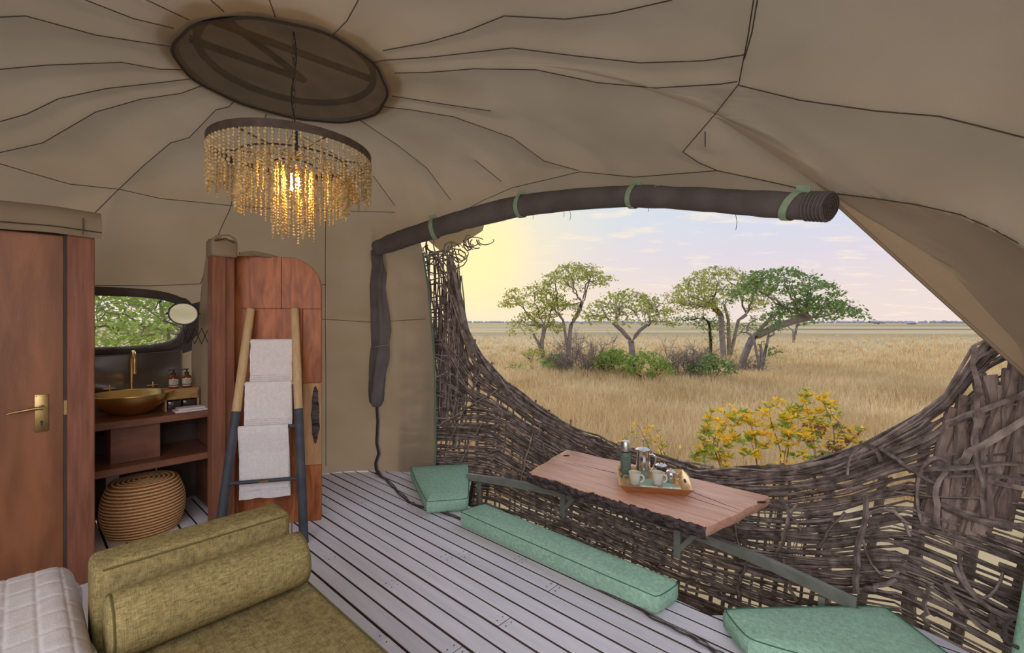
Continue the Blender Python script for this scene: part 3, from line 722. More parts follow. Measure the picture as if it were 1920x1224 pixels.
for sg in (-1, 1):
    w_ = MB(); q = []
    for b in np.linspace(-1, 1, 9):
        h = 0.062 + 0.014 * max(0, math.cos(b * math.pi / 2)) ** 1.2; e = hw - 0.055 + 0.055 * h / 0.062 * 0.9
        q.append((TP(sg * bw, b * bd, 0), TP(sg * (bw - th), b * bd, 0), TP(sg * (e - th), b * hd, h), TP(sg * e, b * hd, h)))
    w_.grid([list(c) + [c[0]] for c in q]); w_.build('tray_side', tray_m, tray, smooth=30)
    MB().tube([TP(sg * (bw + 0.034 - 0.0045), -0.020, 0.050), TP(sg * (bw + 0.034 - 0.0045), 0.020, 0.050)], 0.0085, 8).build('hand_hole', bark_m, tray, smooth=60)
IZ = TB + 0.009
mat_ = MB().hexa([TP(-0.16, -0.13, 0.0085), TP(0.14, -0.13, 0.0085), TP(0.14, 0.12, 0.0085), TP(-0.16, 0.12, 0.0085)], [TP(-0.16, -0.13, 0.011), TP(0.14, -0.13, 0.011), TP(0.14, 0.12, 0.011), TP(-0.16, 0.12, 0.011)]).build('tray_cloth', mint_m)
tag(mat_, 'small pale green cloth lying flat in the wooden tray', 'cloth')
IZ = TB + 0.0115
p = PZ(1173, 893, IZ); th_ = thing('thermos_flask', 'green thermos flask with a steel cup lid on the tray', 'thermos', p)
MB().lathe([(0.034, 0), (0.037, 0.006), (0.037, 0.02), (0.0365, 0.022)], p, 24).build('steel_foot', brushed_m, th_, smooth=40)
MB().lathe([(0.0365, 0.022), (0.0375, 0.026), (0.0375, 0.165), (0.034, 0.178), (0.034, 0.181)], p, 24).build('flask_body', thermos_m, th_, smooth=40)
MB().lathe([(0.031, 0.180), (0.031, 0.192)], p, 24).build('neck_ring', black_m, th_, smooth=40)
MB().lathe([(0.0335, 0.191), (0.034, 0.194), (0.0335, 0.256), (0.030, 0.262), (1e-6, 0.263)], p, 24).build('cup_lid', brushed_m, th_, smooth=40)
em = MB(); 
for a0, a1, z0, z1 in ((-2.05, -1.25, 0.128, 0.131), (-1.95, -1.35, 0.150, 0.153), (-1.80, -1.74, 0.131, 0.150), (-1.55, -1.49, 0.131, 0.150), (-1.95, -1.9, 0.131, 0.15), (-1.4, -1.35, 0.131, 0.15)):
    pr = [[(p[0] + 0.0379 * math.cos(a), p[1] + 0.0379 * math.sin(a), p[2] + z) for a in np.linspace(a0, a1, 5)] for z in (z0, z1)]
    em.grid(pr)
em.build('emblem', emblem_m, th_)
p = PZ(1206, 893, IZ); pot = thing('coffee_press', 'polished steel coffee press with a tall plunger on the tray', 'coffee pot', p)
MB().lathe([(0.040, 0), (0.043, 0.004), (0.052, 0.05), (0.053, 0.08), (0.049, 0.14), (0.046, 0.185), (0.048, 0.192), (0.048, 0.196)], p, 28).build('pot_body', steel_m, pot, smooth=50)
MB().lathe([(0.050, 0.195), (0.050, 0.201), (0.034, 0.210), (0.008, 0.213), (1e-6, 0.214)], p, 28).build('lid', brushed_m, pot, smooth=50)
mb = MB(); mb.tube([Vector(p) + Vector((0, 0, 0.21)), Vector(p) + Vector((0, 0, 0.265))], 0.0022, 6); mb.build('plunger_rod', steel_m, pot, smooth=50)
MB().lathe([(1e-6, 0.262), (0.008, 0.265), (0.0115, 0.272), (0.009, 0.280), (1e-6, 0.283)], p, 12).build('plunger_knob', brushed_m, pot, smooth=60)
hd_ = Vector((0.93, -0.36, 0)).normalized()
MB().tube([Vector(p) + hd_ * r + Vector((0, 0, z)) for r, z in ((0.044, 0.165), (0.065, 0.172), (0.086, 0.158), (0.088, 0.125), (0.076, 0.085), (0.054, 0.045), (0.046, 0.045))], 0.0062, 8).build('handle', steel_m, pot, smooth=60)
MB().lathe([(0.012, 0.178), (0.014, 0.195), (1e-6, 0.196)], (p[0] - hd_.x * 0.046, p[1] - hd_.y * 0.046, p[2]), 10).build('spout', steel_m, pot, smooth=50)
p = PZ(1240, 890, IZ); jar = thing('sugar_jar', 'small dark jar with a pale lid behind the mugs on the tray', 'jar', p)
MB().lathe([(0.034, 0), (0.038, 0.004), (0.039, 0.05), (0.036, 0.066)], p, 24).build('jar_body', glassdk_m, jar, smooth=50)
MB().lathe([(0.041, 0.065), (0.041, 0.073), (0.03, 0.082), (1e-6, 0.085)], p, 24).build('jar_lid', brushed_m, jar, smooth=50)
MB().tube([Vector(p) + Vector((0.014 * math.cos(t), 0, 0.083 + 0.02 * math.sin(t))) for t in np.linspace(0, math.pi, 9)], 0.0035, 6).build('lid_loop', black_m, jar, smooth=60)
p = PZ(1258, 903, IZ); tp = thing('milk_jug', 'little polished steel lidded jug at the right of the tray', 'jug', p)
MB().lathe([(0.028, 0), (0.031, 0.004), (0.034, 0.03), (0.033, 0.055), (0.030, 0.066)], p, 24).build('jug_body', steel_m, tp, smooth=50)
MB().lathe([(0.033, 0.066), (0.033, 0.071), (0.02, 0.082), (0.005, 0.085), (0.007, 0.092), (1e-6, 0.096)], p, 24).build('jug_lid', brushed_m, tp, smooth=50)
MB().tube([Vector(p) + Vector((0.030 + 0.022 * math.sin(t), -0.006, 0.038 - 0.024 * math.cos(t))) for t in np.linspace(0, math.pi, 11)], 0.004, 6).build('handle', steel_m, tp, smooth=60)
MB().tube([Vector(p) + Vector(q) for q in ((-0.028, 0, 0.04), (-0.042, 0, 0.052), (-0.05, 0, 0.066))], [0.009, 0.007, 0.005], 8).build('spout', steel_m, tp, smooth=60)
for i, (px, lab) in enumerate(((1190, 'cream mug on a white napkin at the left of the tray front'), (1233, 'cream mug on a white napkin at the right, in front of the jug'))):
    p = PZ(px, 908, IZ + 0.003); x, y, z = p
    nap = MB().hexa([TP(a, b, 0.0118) for a, b in ((-0.115 + i * 0.15, -0.155), (0.02 + i * 0.15, -0.155), (0.03 + i * 0.15, -0.04), (-0.09 + i * 0.15, -0.05))], [TP(a, b, 0.0138) for a, b in ((-0.115 + i * 0.15, -0.155), (0.02 + i * 0.15, -0.155), (0.03 + i * 0.15, -0.04), (-0.09 + i * 0.15, -0.05))]).build('paper_napkin', white_m)
    tag(nap, ('white folded napkin under the left cream mug', 'white folded napkin under the right cream mug')[i], 'napkin', 'napkins in the tray')
    m = thing('coffee_mug', lab, 'mug', p, 'mugs on the tray')
    MB().lathe([(0.028, 0), (0.031, 0.002), (0.041, 0.084), (0.0405, 0.088), (0.038, 0.087), (0.029, 0.008), (1e-6, 0.007)], p, 24).build('mug_body', mug_m, m, smooth=50)
    MB().tube([Vector(p) + Vector((0.034 + 0.028 * math.sin(t), -0.008, 0.044 - 0.026 * math.cos(t))) for t in np.linspace(0.1, math.pi - 0.05, 11)], 0.0055, 8, flat=1.3).build('handle', mug_m, m, smooth=60)
    s0 = TP(-0.005 + i * 0.15, -0.135, 0.017); sp = thing('teaspoon', ('steel teaspoon lying beside the left mug', 'steel teaspoon lying beside the right mug')[i], 'spoon', s0, 'teaspoons in the tray')
    MB().tube([s0 + ax * t for t in (0.0, 0.04, 0.075)], [0.0018, 0.0016, 0.0022], 6).build('spoon_handle', steel_m, sp, smooth=60)
    MB().ball(s0 - ax * 0.014, 0.013, 8, 6, 0.3).build('spoon_bowl', steel_m, sp, smooth=60)

# ------------------------------------------------------------------ floor cushions
def cushion(name, pts, z0, z1, label, group, bev=0.028, pipe=True):
    c = sum((Vector((p[0], p[1], 0)) for p in pts), Vector()) / len(pts)
    t = thing(name, label, 'cushion', (c.x, c.y, z0), group)
    mb = MB(); m = 8; n = len(pts); loops = []
    def ringp(k, z, puff=0):
        o = []
        for i in range(n):
            a = Vector((pts[i][0], pts[i][1], 0)); b = Vector((pts[(i + 1) % n][0], pts[(i + 1) % n][1], 0)); d = b - a; L = max(2, m)
            nr = Vector((d.y, -d.x, 0)).normalized()
            for j in range(L):
                t_ = j / L; q = a + d * t_
                rr = min(t_, 1 - t_) * d.length; inn = max(0, 0.03 - rr) * 0.35
                q = c + (q - c) * k + nr * (puff * math.sin(math.pi * t_)) 
                q = q + (c - q).normalized() * inn
                o.append(Vector((q.x, q.y, z)))
        o.append(o[0].copy()); return o
    dx = min((Vector((p[0], p[1], 0)) - c).length for p in pts); e = bev / dx
    loops = [ringp(0.01, z0), ringp(1 - e * 0.9, z0), ringp(1 - e * 0.3, z0 + bev * 0.35), ringp(1, z0 + bev, 0.004), ringp(1, z1 - bev, 0.006), ringp(1 - e * 0.18, z1 - bev * 0.3, 0.004), ringp(1 - e * 0.6, z1), ringp(0.7, z1 + 0.010), ringp(0.35, z1 + 0.014), ringp(0.01, z1 + 0.015)]
    mb.grid(loops); mb.build('cushion_cover', green_m, t, smooth=70)
    if pipe: MB().tube(ringp(1 - e * 0.18, z1 - bev * 0.25, 0.005)[:-1], 0.0028, 5, closed=True).build('piping', piping_m, t, smooth=60)
    return t
GR = 'green deck cushions by the fence'
cushion('floor_cushion', [W(2.56, 2.205), W(1.02, 2.195), W(0.99, 2.40), W(2.53, 2.42)], 0.004, 0.112, 'long narrow green cushion along the deck edge in front of the table', GR)
cushion('floor_cushion', [(-0.665, 3.535), (-0.345, 3.60), (-0.425, 4.47), (-0.985, 4.39)], 0.004, 0.112, 'tapered green cushion at the far left beside the canvas wall', GR)
cushion('floor_cushion', [(1.03, 2.01), (1.28, 1.88), (1.62, 1.60), (1.84, 1.62), (1.845, 2.245), (1.02, 2.225)], 0.004, 0.112, 'wide tapered green cushion at the bottom right of the deck', GR)
# cushion leaning on the fence at far right
t = thing('leaning_cushion', 'green cushion standing against the fence at the right edge', 'cushion', (2.1, 1.55, 0), GR)
a = Vector((2.05, 1.86, 0.13)); bq = Vector((2.28, 1.25, 0.13)); up = Vector((0.10, 0.02, 0.42))
d = (bq - a); nr = d.cross(up).normalized()
MB().obox((a + bq) / 2 + up / 2 + Vector((0,0,0)), d, up, nr, d.length / 2, up.length / 2, 0.055).build('cushion_cover', green_m, t, smooth=60, bevel=0.03, seg=3)
MB().tube([a + Vector((-0.02, -0.01, 0.16)), a + Vector((-0.07, -0.03, 0.15)), a + Vector((-0.10, -0.06, 0.11)), a + Vector((-0.06, -0.07, 0.09))], 0.008, 6).build('tie', strapdk_m, t, smooth=60)

# ------------------------------------------------------------------ zip tape lying along the floor
tp_ = thing('zip_tape', 'dark double zip tape trailing from the canvas wall over the deck', 'tape', PZ(712, 890, 0))
pxs = [(706, 880), (716, 893), (728, 902), (745, 920), (765, 939), (775, 945), (800, 952), (850, 966), (900, 990), (1000, 1036), (1100, 1088), (1200, 1140), (1245, 1168), (1290, 1188), (1318, 1206), (1345, 1222), (1400, 1260)]
P_ = [Vector(PZ(x, max(y, 886) , 0.008)) for x, y in pxs]
fine = []
for i in range(len(P_) - 1):
    for k in range(6): fine.append(P_[i].lerp(P_[i + 1], k / 6))
for o in (-0.013, 0.013):
    MB().tube([q + Vector((VX, VY, 0)) * (o * 0.7 + 0.005 * math.sin(i * 0.9 + o * 60)) + Vector((0, 0, 0.003 * math.sin(i * 0.7))) for i, q in enumerate(fine)], 0.007, 6, flat=0.5).build('tape_strand', strapdk_m, tp_, smooth=60)
MB().tube([q + Vector((VX, VY, 0)) * 0.002 + Vector((0, 0, 0.006)) for q in fine], 0.0025, 4).build('zip_teeth', cord_m, tp_, smooth=60)

# ------------------------------------------------------------------ rolled blind above the opening
blind = thing('rolled_blind', 'long rolled dark grey canvas blind tied up above the big opening', 'blind', (0.4, 3.0, 2.3))
rc = [(704, 466), (730, 457), (760, 446), (815, 429), (860, 415), (900, 404), (978, 386), (1080, 374), (1190, 368), (1300, 373), (1400, 380), (1480, 385), (1556, 388)]
hh = [26, 33, 35, 36, 38, 39, 41, 41, 42, 44, 49, 52, 54]     # pixel height of the roll
top = []
for (x, y), h in zip(rc, hh):
    c = cast(x, y - h * 0.42, bvhF)
    top.append(c)
ys = [c.length for c in top]
cl = []; rad = []
for i, ((x, y), h) in enumerate(zip(rc, hh)):
    c = top[i]; Y = c.y - 0.09
    p = Vector(PY(x, y, Y)); cl.append(p); rad.append(h / F * Y / 2 * 0.97)
def resample(P, R, m):
    o = []; q = []
    for i in range(len(P) - 1):
        a, b, c_, d_ = P[max(i - 1, 0)], P[i], P[i + 1], P[min(i + 2, len(P) - 1)]
        for k in range(m):
            t = k / m
            o.append(0.5 * ((2 * b) + (c_ - a) * t + (2 * a - 5 * b + 4 * c_ - d_) * t * t + (3 * b - a - 3 * c_ + d_) * t ** 3)); q.append(lerp(R[i], R[i + 1], t))
    o.append(P[-1]); q.append(R[-1]); return o, q
bl_p, bl_r = resample(cl, rad, 9)
bl_r = [r * (1 + 0.07 * noise.noise(Vector((i * 0.25, 1.0, 0)))) for i, r in enumerate(bl_r)]
bm_ = MB(); bm_.tube(bl_p, bl_r, 20, caps=True)
vv = []
for i, p in enumerate(bm_.v):
    k = i // 20; c = Vector(bl_p[min(k, len(bl_p) - 1)]); q = Vector(p); d = q - c
    vv.append(tuple(c + d * (1 + 0.06 * noise.noise(Vector((k * 0.22 + (i % 20) * 0.3, (i % 20) * 0.55, 2.0))))))
bm_.v = vv; bm_.build('rolled_canvas', greycan_m, blind, smooth=60)
# layered spiral at the right end
axd = (bl_p[-1] - bl_p[-4]).normalized(); e1 = axd.cross(Vector((0, 0, 1))).normalized(); e2 = axd.cross(e1).normalized()
for j in range(6):
    rr = bl_r[-1] * (1.04 - 0.004 * j)
    c = bl_p[-1] - axd * (0.095 - j * 0.018)
    MB().tube([c + (e1 * math.cos(t) + e2 * math.sin(t)) * rr for t in np.linspace(0, 2 * math.pi, 25)[:-1]], 0.005, 5, closed=True).build('roll_edge', greycan_m, blind, smooth=60)
sp = [bl_p[-1] + axd * 0.006 + (e1 * math.cos(t) + e2 * math.sin(t)) * (bl_r[-1] * (0.08 + 0.9 * t / 25.2)) for t in np.linspace(0, 25.2, 90)]
MB().tube(sp, 0.003, 4).build('spiral_edge', seam_m, blind)
for px in (816, 978, 1191, 1487):
    k = min(range(len(bl_p)), key=lambda i: abs(proj(bl_p[i])[0] - px)); c = bl_p[k]; a_ = (bl_p[min(k + 1, len(bl_p) - 1)] - bl_p[k - 1]).normalized()
    f1 = a_.cross(Vector((0, 0, 1))).normalized(); f2 = f1.cross(a_).normalized(); rr = bl_r[k] * 1.07 + 0.004
    tilt = 0.35 if px > 1400 else 0.1
    lo_ = MB(); rows = []
    for t in np.linspace(0, 2 * math.pi, 29):
        q = c + (f1 * math.cos(t) + f2 * math.sin(t)) * rr + a_ * (tilt * rr * math.sin(t))
        rows.append([q - a_ * 0.019, q + a_ * 0.019])
    lo_.grid(rows); s_ = lo_.build('tie_strap', strap_m, blind, smooth=60, thick=0.004)
    MB().obox(c + f2 * rr * 1.02 + f1 * rr * 0.35 + a_ * (tilt * rr + 0.012), a_, f2 + f1 * 0.3, f1, 0.034, 0.018, 0.006).build('strap_tab', strap_m, s_, bevel=0.002, seg=1)
for px, ln in ((1055, 0.05), (1068, 0.08), (1378, 0.09), (1210, 0.03), (995, 0.04)):
    k = min(range(len(bl_p)), key=lambda i: abs(proj(bl_p[i])[0] - px)); c = bl_p[k] - Vector((0, 0, bl_r[k] * 0.95))
    MB().tube([c, c + Vector((0.008, 0, -ln * 0.5)), c + Vector((0.002, 0, -ln))], 0.0016, 4).build('loose_thread', strapdk_m, blind)
k = min(range(len(bl_p)), key=lambda i: abs(proj(bl_p[i])[0] - 1222)); c = bl_p[k] + Vector((0, -bl_r[k] * 0.85, bl_r[k] * 0.62))
MB().tube([c + Vector((0.016 * math.cos(t), 0, 0.008 * math.sin(t))) for t in np.linspace(0, 6.28, 15)[:-1]], 0.003, 5, closed=True).build('eyelet', brushed_m, blind, smooth=60)

# canvas awning scrap outside the upper left of the opening
aw = thing('awning_flap', 'pale canvas awning corner outside the upper left of the opening', 'canvas flap', PY(850, 450, 4.7))
a, b, c_, d_ = PY(790, 440, 4.75), PY(912, 395, 4.6), PY(905, 432, 4.85), PY(828, 472, 5.0)
rows = []
for i in range(9):
    t = i / 8; p0 = Vector(a).lerp(Vector(b), t); p1 = Vector(d_).lerp(Vector(c_), t)
    rows.append([p0.lerp(p1, j / 6) + Vector((0, 0.03 * math.sin(j / 6 * 3.1), -0.02 * math.sin(t * 3.1))) for j in range(7)])
mb = MB(); mb.grid(rows); mb.build('flap_canvas', mat('canvas_pale', (0.62, 0.52, 0.38, 1), rough=0.9, transl=0.5), aw, smooth=60, thick=0.003)

# ------------------------------------------------------------------ hanging gathered side curtain
sc_ = thing('tied_side_curtain', 'narrow gathered dark grey curtain tied against the left canvas wall', 'curtain', PY(712, 760, 4.2))
prof = [(709, 470, 26), (711, 500, 27), (708, 540, 26), (712, 580, 30), (714, 620, 33), (714, 645, 30), (713, 670, 34), (709, 700, 30), (706, 730, 26), (706, 752, 24), (706, 762, 13)]
rows = []; prof_f = []
for i in range(len(prof) - 1):
    for k in range(4): prof_f.append(tuple(lerp(prof[i][j], prof[i + 1][j], k / 4) for j in range(3)))
prof_f.append(prof[-1])
def wallY(x, y):
    c = cast(x, y); return c.y if c else 4.4
for i, (x, y, w) in enumerate(prof_f):
    Y = wallY(x, max(y, 560)) - 0.07
    ctr = Vector(PY(x, y, Y)); r = w / F * Y / 2; ring_ = []
    for k in range(22):
        t = 2 * math.pi * k / 22
        m = 1 + 0.20 * math.sin(t * 5 + i * 0.14) + 0.10 * noise.noise(Vector((math.cos(t) * 2, math.sin(t) * 2, i * 0.16)))
        ring_.append(ctr + Vector((math.cos(t) * r * m, math.sin(t) * min(r, 0.06) * m, 0)))
    ring_.append(ring_[0]); rows.append(ring_)
mb = MB(); mb.grid(rows); mb.build('gathered_cloth', greycan_m, sc_, smooth=50)
Yt = wallY(714, 645) - 0.07
MB().tube([Vector(PY(714, 645, Yt)) + Vector((0.088 * math.cos(t), 0.075 * math.sin(t), 0.012 * math.cos(t) - 0.02)) for t in np.linspace(0, 6.28, 24)[:-1]], 0.005, 5, closed=True).build('tie_cord', cord_m, sc_, smooth=60)
for off, m in ((0, strapdk_m), (0.014, cord_m), (-0.012, strapdk_m)):
    MB().tube([Vector(PY(x, y, wallY(x, y) - 0.02)) + Vector((off, 0, 0)) for x, y in ((707, 760), (709, 790), (707, 830), (711, 850), (705, 868), (706, 880), (714, 892))], 0.007, 5).build('zip_tape', m, sc_, smooth=60)

# ------------------------------------------------------------------ door wall
UD = 3.57
door = struct(MB().uv(UD + 0.02, UD + 0.06, -0.75, 0.172, 0.01, 1.985).build('door_1', door_m, bevel=0.003, seg=1), 'brown wooden door with an aged brass lever handle')
fr_ = struct(MB().uv(UD, UD + 0.10, 0.185, 0.30, 0.0, 2.0).build('trim_1', jamb_m, bevel=0.004, seg=1))
struct(MB().uv(UD + 0.02, UD + 0.10, 0.172, 0.186, 0.0, 1.99).build('trim_2', darkwood_m))
struct(MB().uv(UD + 0.05, UD + 0.09, -0.80, 0.19, 1.985, 2.06).build('trim_3', darkwood_m))
hp = W(UD + 0.02, 0.10, 1.0)
def HPp(dv, z, out): return Vector(W(UD + 0.02 - out, 0.085 + dv, z))
plate = MB().uv(UD + 0.012, UD + 0.021, 0.085 - 0.027, 0.085 + 0.027, 0.90, 1.105).build('handle_plate', agedbrass_m, door, bevel=0.004, seg=2, smooth=40)
MB().tube([HPp(0, 1.035, 0.006), HPp(0, 1.035, 0.05)], [0.013, 0.010], 12).build('lever_neck', agedbrass_m, plate, smooth=50)
MB().tube([HPp(0.004, 1.035, 0.05), HPp(-0.03, 1.036, 0.052), HPp(-0.07, 1.030, 0.052), HPp(-0.105, 1.026, 0.052), HPp(-0.128, 1.020, 0.054)], [0.009, 0.009, 0.0075, 0.006, 0.005], 8).build('lever', agedbrass_m, plate, smooth=60)
MB().tube([HPp(0, 0.955, 0.007), HPp(0, 0.955, 0.0105)], 0.007, 10).build('keyhole', black_m, plate)
MB().uv(UD + 0.006, UD + 0.0085, 0.082, 0.088, 0.935, 0.955).build('keyhole_slot', black_m, plate)
for dv, z in ((-0.02, 1.095), (0.02, 1.095), (-0.02, 0.91), (0.02, 0.91)):
    MB().ball(HPp(dv, z, 0.008), 0.003, 6, 4).build('screw', agedbrass_m, plate)
MB().uv(UD + 0.016, UD + 0.022, 0.172, 0.186, 0.98, 1.06).build('strike_plate', agedbrass_m, door)
# canvas valance folded over the door head
vl = thing('door_valance', 'folded canvas valance along the top of the brown door', 'valance', W(UD, -0.3, 2.0))
mb = MB(); rows = []
for i in range(41):
    v_ = lerp(-0.95, 0.325, i / 40); sag = 0.008 * noise.noise(Vector((v_ * 4, 0, 0)))
    rows.append([W(UD - 0.035 - 0.012 * noise.noise(Vector((v_ * 6, 1, 0))), v_, 1.985 + sag), W(UD - 0.065 - 0.015 * noise.noise(Vector((v_ * 5, 4, 0))), v_, 2.03 + sag), W(UD - 0.055, v_, 2.085 + sag), W(UD - 0.02, v_, 2.135 + sag), W(UD + 0.12, v_, 2.15), W(UD + 0.13, v_, 2.02)])
mb.grid(rows); mb.f.append(tuple((40) * 6 + k for k in range(6)))
mb.build('valance_canvas', canvas_m, vl, smooth=60)
MB().tube([W(UD - 0.068, 0.245, z) for z in (1.99, 2.03, 2.085)], 0.003, 4).build('stitch_line', seam_m, vl)
MB().tube([Vector(r[1]) + Vector((0, 0, -0.012)) for r in rows], 0.003, 4).build('stitch_line', seam_m, vl)

# ------------------------------------------------------------------ post and bathroom shell
struct(MB().uv(3.60, 3.72, 0.895, 0.975, 0.0, 1.955).build('trim_4', jamb_m, bevel=0.003, seg=1))
struct(MB().uv(3.62, 3.72, 0.972, 1.035, 0.0, 1.955).build('trim_5', jamb_m, bevel=0.003, seg=1))
wr = MB(); wr.uv(3.575, 3.735, 0.885, 1.045, 1.95, 2.075); pc = thing('post_cap_canvas', 'canvas wrapped over the top of the wooden post', 'canvas wrap', W(3.65, 0.95, 1.95))
wr.build('cap_canvas', canvas_m, pc, smooth=60, bevel=0.02, seg=3)
MB().tube([W(3.57, 0.89, 2.06), W(3.56, 0.93, 2.09), W(3.57, 0.99, 2.10), W(3.575, 1.03, 2.075)], 0.006, 5).build('fold', canvas_dk, pc, smooth=60)
MB().tube([W(3.565, 0.90, 2.05), W(3.555, 0.96, 2.075), W(3.57, 1.02, 2.05)], 0.004, 5).build('draw_string', strapdk_m, pc, smooth=60)
MB().tube([W(3.60, 1.06, 1.985), W(3.62, 1.15, 2.0), W(3.60, 1.25, 1.99), W(3.60, 1.32, 1.985)], [0.012, 0.02, 0.016, 0.008], 6).build('cloth_tail', canvas_dk, pc, smooth=60)
# gathered canvas drape beside the post
dr = thing('canvas_drape', 'tall canvas drape gathered beside the wooden post near the mirror', 'drape', W(4.0, 0.98, 0.8))
rows = []
for j in range(26):
    z = lerp(0.84, 2.12, j / 25); row = []
    for i in range(25):
        t = i / 24; u = lerp(3.72, 4.5, t * (0.35 + 0.65 * (1 - j / 25) ** 0.7 if z > 1.4 else 1.0)); 
        row.append(W(u, 1.0 + 0.018 * math.sin(t * 17 + z * 1.2) + 0.02 * noise.noise(Vector((t * 4, z * 3, 0))) - 0.02, z))
    rows.append(row)
mb = MB(); mb.grid(rows); mb.build('drape_cloth', canvas_m, dr, smooth=60)

# bathroom window
wv, wz = 0.50, 1.50
def wp(t, k=1.0, back=0.0):
    cx_, sx_ = math.cos(t), math.sin(t); e = 2 / 3
    v_ = wv + 0.50 * k * math.copysign(abs(cx_) ** e, cx_); z_ = wz + 0.235 * k * math.copysign(abs(sx_) ** e, sx_)
    best = None
    ray = Vector(W(3.6, v_, z_)); h = bvhF.ray_cast(ray, Vector((UX, UY, 0)))
    return (h[0] if h[0] else Vector(W(4.55, v_, z_))) - Vector((UX, UY, 0)) * back
loop_ = [wp(t, 1.0, 0.012) for t in np.linspace(0, 2 * math.pi, 61)[:-1]]
win = struct(MB().tube(loop_, [0.040 if (math.sin(t) > -0.2 and math.cos(t) < 0.75) else 0.055 for t in np.linspace(0, 2 * math.pi, 61)[:-1]], 8, closed=True, flat=0.7).build('window_1', window_m, smooth=60), 'rounded bathroom window opening with dark fabric edge')
mb = MB(); mb.grid([[wp(t, k, 0.02) for t in np.linspace(-1.75, 0.5, 26)] for k in (0.97, 1.0 + 0.0, 1.12, 1.3)]); mb.build('window_apron', window_m, win, smooth=60)
for k, o in ((0.93, 0.01), (0.90, 0.03)):
    MB().tube([wp(t, k + 0.03 * math.sin(t * 5), 0.03 + o) for t in np.linspace(-2.2, -0.1, 20)], 0.006, 5).build('window_twig', stick_m, win, smooth=60)

# shiny splash tarp
ta = thing('splash_tarp', 'shiny dark plastic splash sheet hanging behind the brass basin', 'tarp', W(4.52, 0.6, 0.82))
rows = []
for j in range(16):
    row = []
    for i in range(31):
        v_ = lerp(-0.05, 0.93, i / 30); z = lerp(0.82, 1.262 - 0.018 * math.sin(i / 30 * math.pi), j / 15)
        d = 0.02 * math.sin((i / 30) * 4 + (j / 15) * 6) + 0.03 * noise.noise(Vector((v_ * 3 + z * 3, z * 7 - v_ * 2, 0)))
        row.append(W(4.635 - 0.02 * (1 - j / 15) + d * 0.6, v_, z))
    rows.append(row)
mb = MB(); mb.grid(rows); mb.build('plastic_sheet', tarp_m, ta, smooth=60)
MB().tube(rows[-1], 0.005, 5).build('top_hem', greycan_m, ta, smooth=60)
MB().tube([r[-1] for r in rows], 0.007, 5).build('side_hem', canvas_m, ta, smooth=60)

# ------------------------------------------------------------------ vanity
va = thing('vanity_unit', 'dark red-brown wooden washstand with open shelf in the bathroom recess', 'vanity', W(4.35, 0.6, 0))
MB().uv(4.10, 4.70, -0.35, 1.035, 0.77, 0.82).build('countertop', vanity_m, va, bevel=0.004, seg=1)
MB().uv(4.10, 4.64, -0.35, 1.03, 0.45, 0.50).build('shelf', vanity_m, va, bevel=0.004, seg=1)
MB().uv(4.08, 4.68, 1.035, 1.075, 0.0, 0.86).build('side_panel', vanity_m, va, bevel=0.003, seg=1)
MB().uv(4.22, 4.50, 0.435, 0.715, 0.50, 0.77).build('pipe_box', vanity_m, va, bevel=0.003, seg=1)
for i in range(5):
    MB().uv(4.66, 4.685, -0.40 + i * 0.292, -0.115 + i * 0.292, 0.0, 0.77).build('back_board', darkwood_m, va)
MB().uv(4.645, 4.66, -0.35, 1.03, 0.60, 0.64).build('back_rail', darkwood_m, va)
MB().uv(4.645, 4.66, -0.35, 1.03, 0.0, 0.015).build('back_batten', cord_m, va)
MB().uv(4.38, 4.42, 0.43, 0.50, 0.0, 0.45).build('drain_cover', mat('pale_board', (0.42, 0.38, 0.38, 1), rough=0.8), va)
bp_ = W(4.335, 0.565, 0.82)
ba = thing('basin', 'wide golden brass bowl basin on the washstand', 'basin', bp_)
pr = [(0.055, 0.0), (0.07, 0.002), (0.12, 0.026), (0.19, 0.078), (0.232, 0.126), (0.250, 0.156), (0.248, 0.159), (0.240, 0.154), (0.222, 0.126), (0.182, 0.082), (0.118, 0.032), (0.06, 0.012), (1e-6, 0.010)]
MB().lathe(pr, bp_, 48).build('bowl', brass_m, ba, smooth=60)
MB().tube([Vector(bp_) + Vector((0.249 * math.cos(t), 0.249 * math.sin(t), 0.157)) for t in np.linspace(0, 2 * math.pi, 49)[:-1]], 0.0035, 6, closed=True).build('rim', brass_m, ba, smooth=60)
MB().lathe([(0.022, 0.0115), (0.022, 0.014), (1e-6, 0.0145)], bp_, 14).build('drain', agedbrass_m, ba, smooth=50)
fp = W(4.60, 0.60, 0.82); fa = thing('tap', 'tall brass swan neck tap behind the basin', 'tap', fp)
pts = [Vector(W(4.60, 0.60, z)) for z in (0.82, 1.0, 1.15, 1.21)] + [Vector(W(4.60 - 0.065 + 0.065 * math.cos(t), 0.60, 1.21 + 0.065 * math.sin(t))) for t in np.linspace(0.3, math.pi, 9)] + [Vector(W(4.47, 0.60, z)) for z in (1.18, 1.12)]
MB().tube(pts, 0.0105, 10).build('swan_neck', brass_m, fa, smooth=60)
MB().lathe([(0.024, 0), (0.024, 0.008), (0.014, 0.018)], fp, 16).build('base_flange', brass_m, fa, smooth=50)
MB().tube([W(4.47, 0.60, 1.13), W(4.47, 0.60, 1.105)], 0.0135, 10).build('outlet', brass_m, fa, smooth=60)
for dv in (-0.10, 0.10):
    c = Vector(W(4.59, 0.60 + dv * 1.3, 0.995)); h = MB()
    h.tube([Vector(W(4.63, 0.60 + dv * 1.3, 0.995)), c], 0.010, 8)
    for k in range(2):
        d = Vector((VX, VY, 0)) * 0.036 if k == 0 else Vector((0, 0, 0.030)); h.tube([c - d, c, c + d], [0.005, 0.008, 0.005], 6)
    h.build('cross_handle', brass_m, fa, smooth=60)
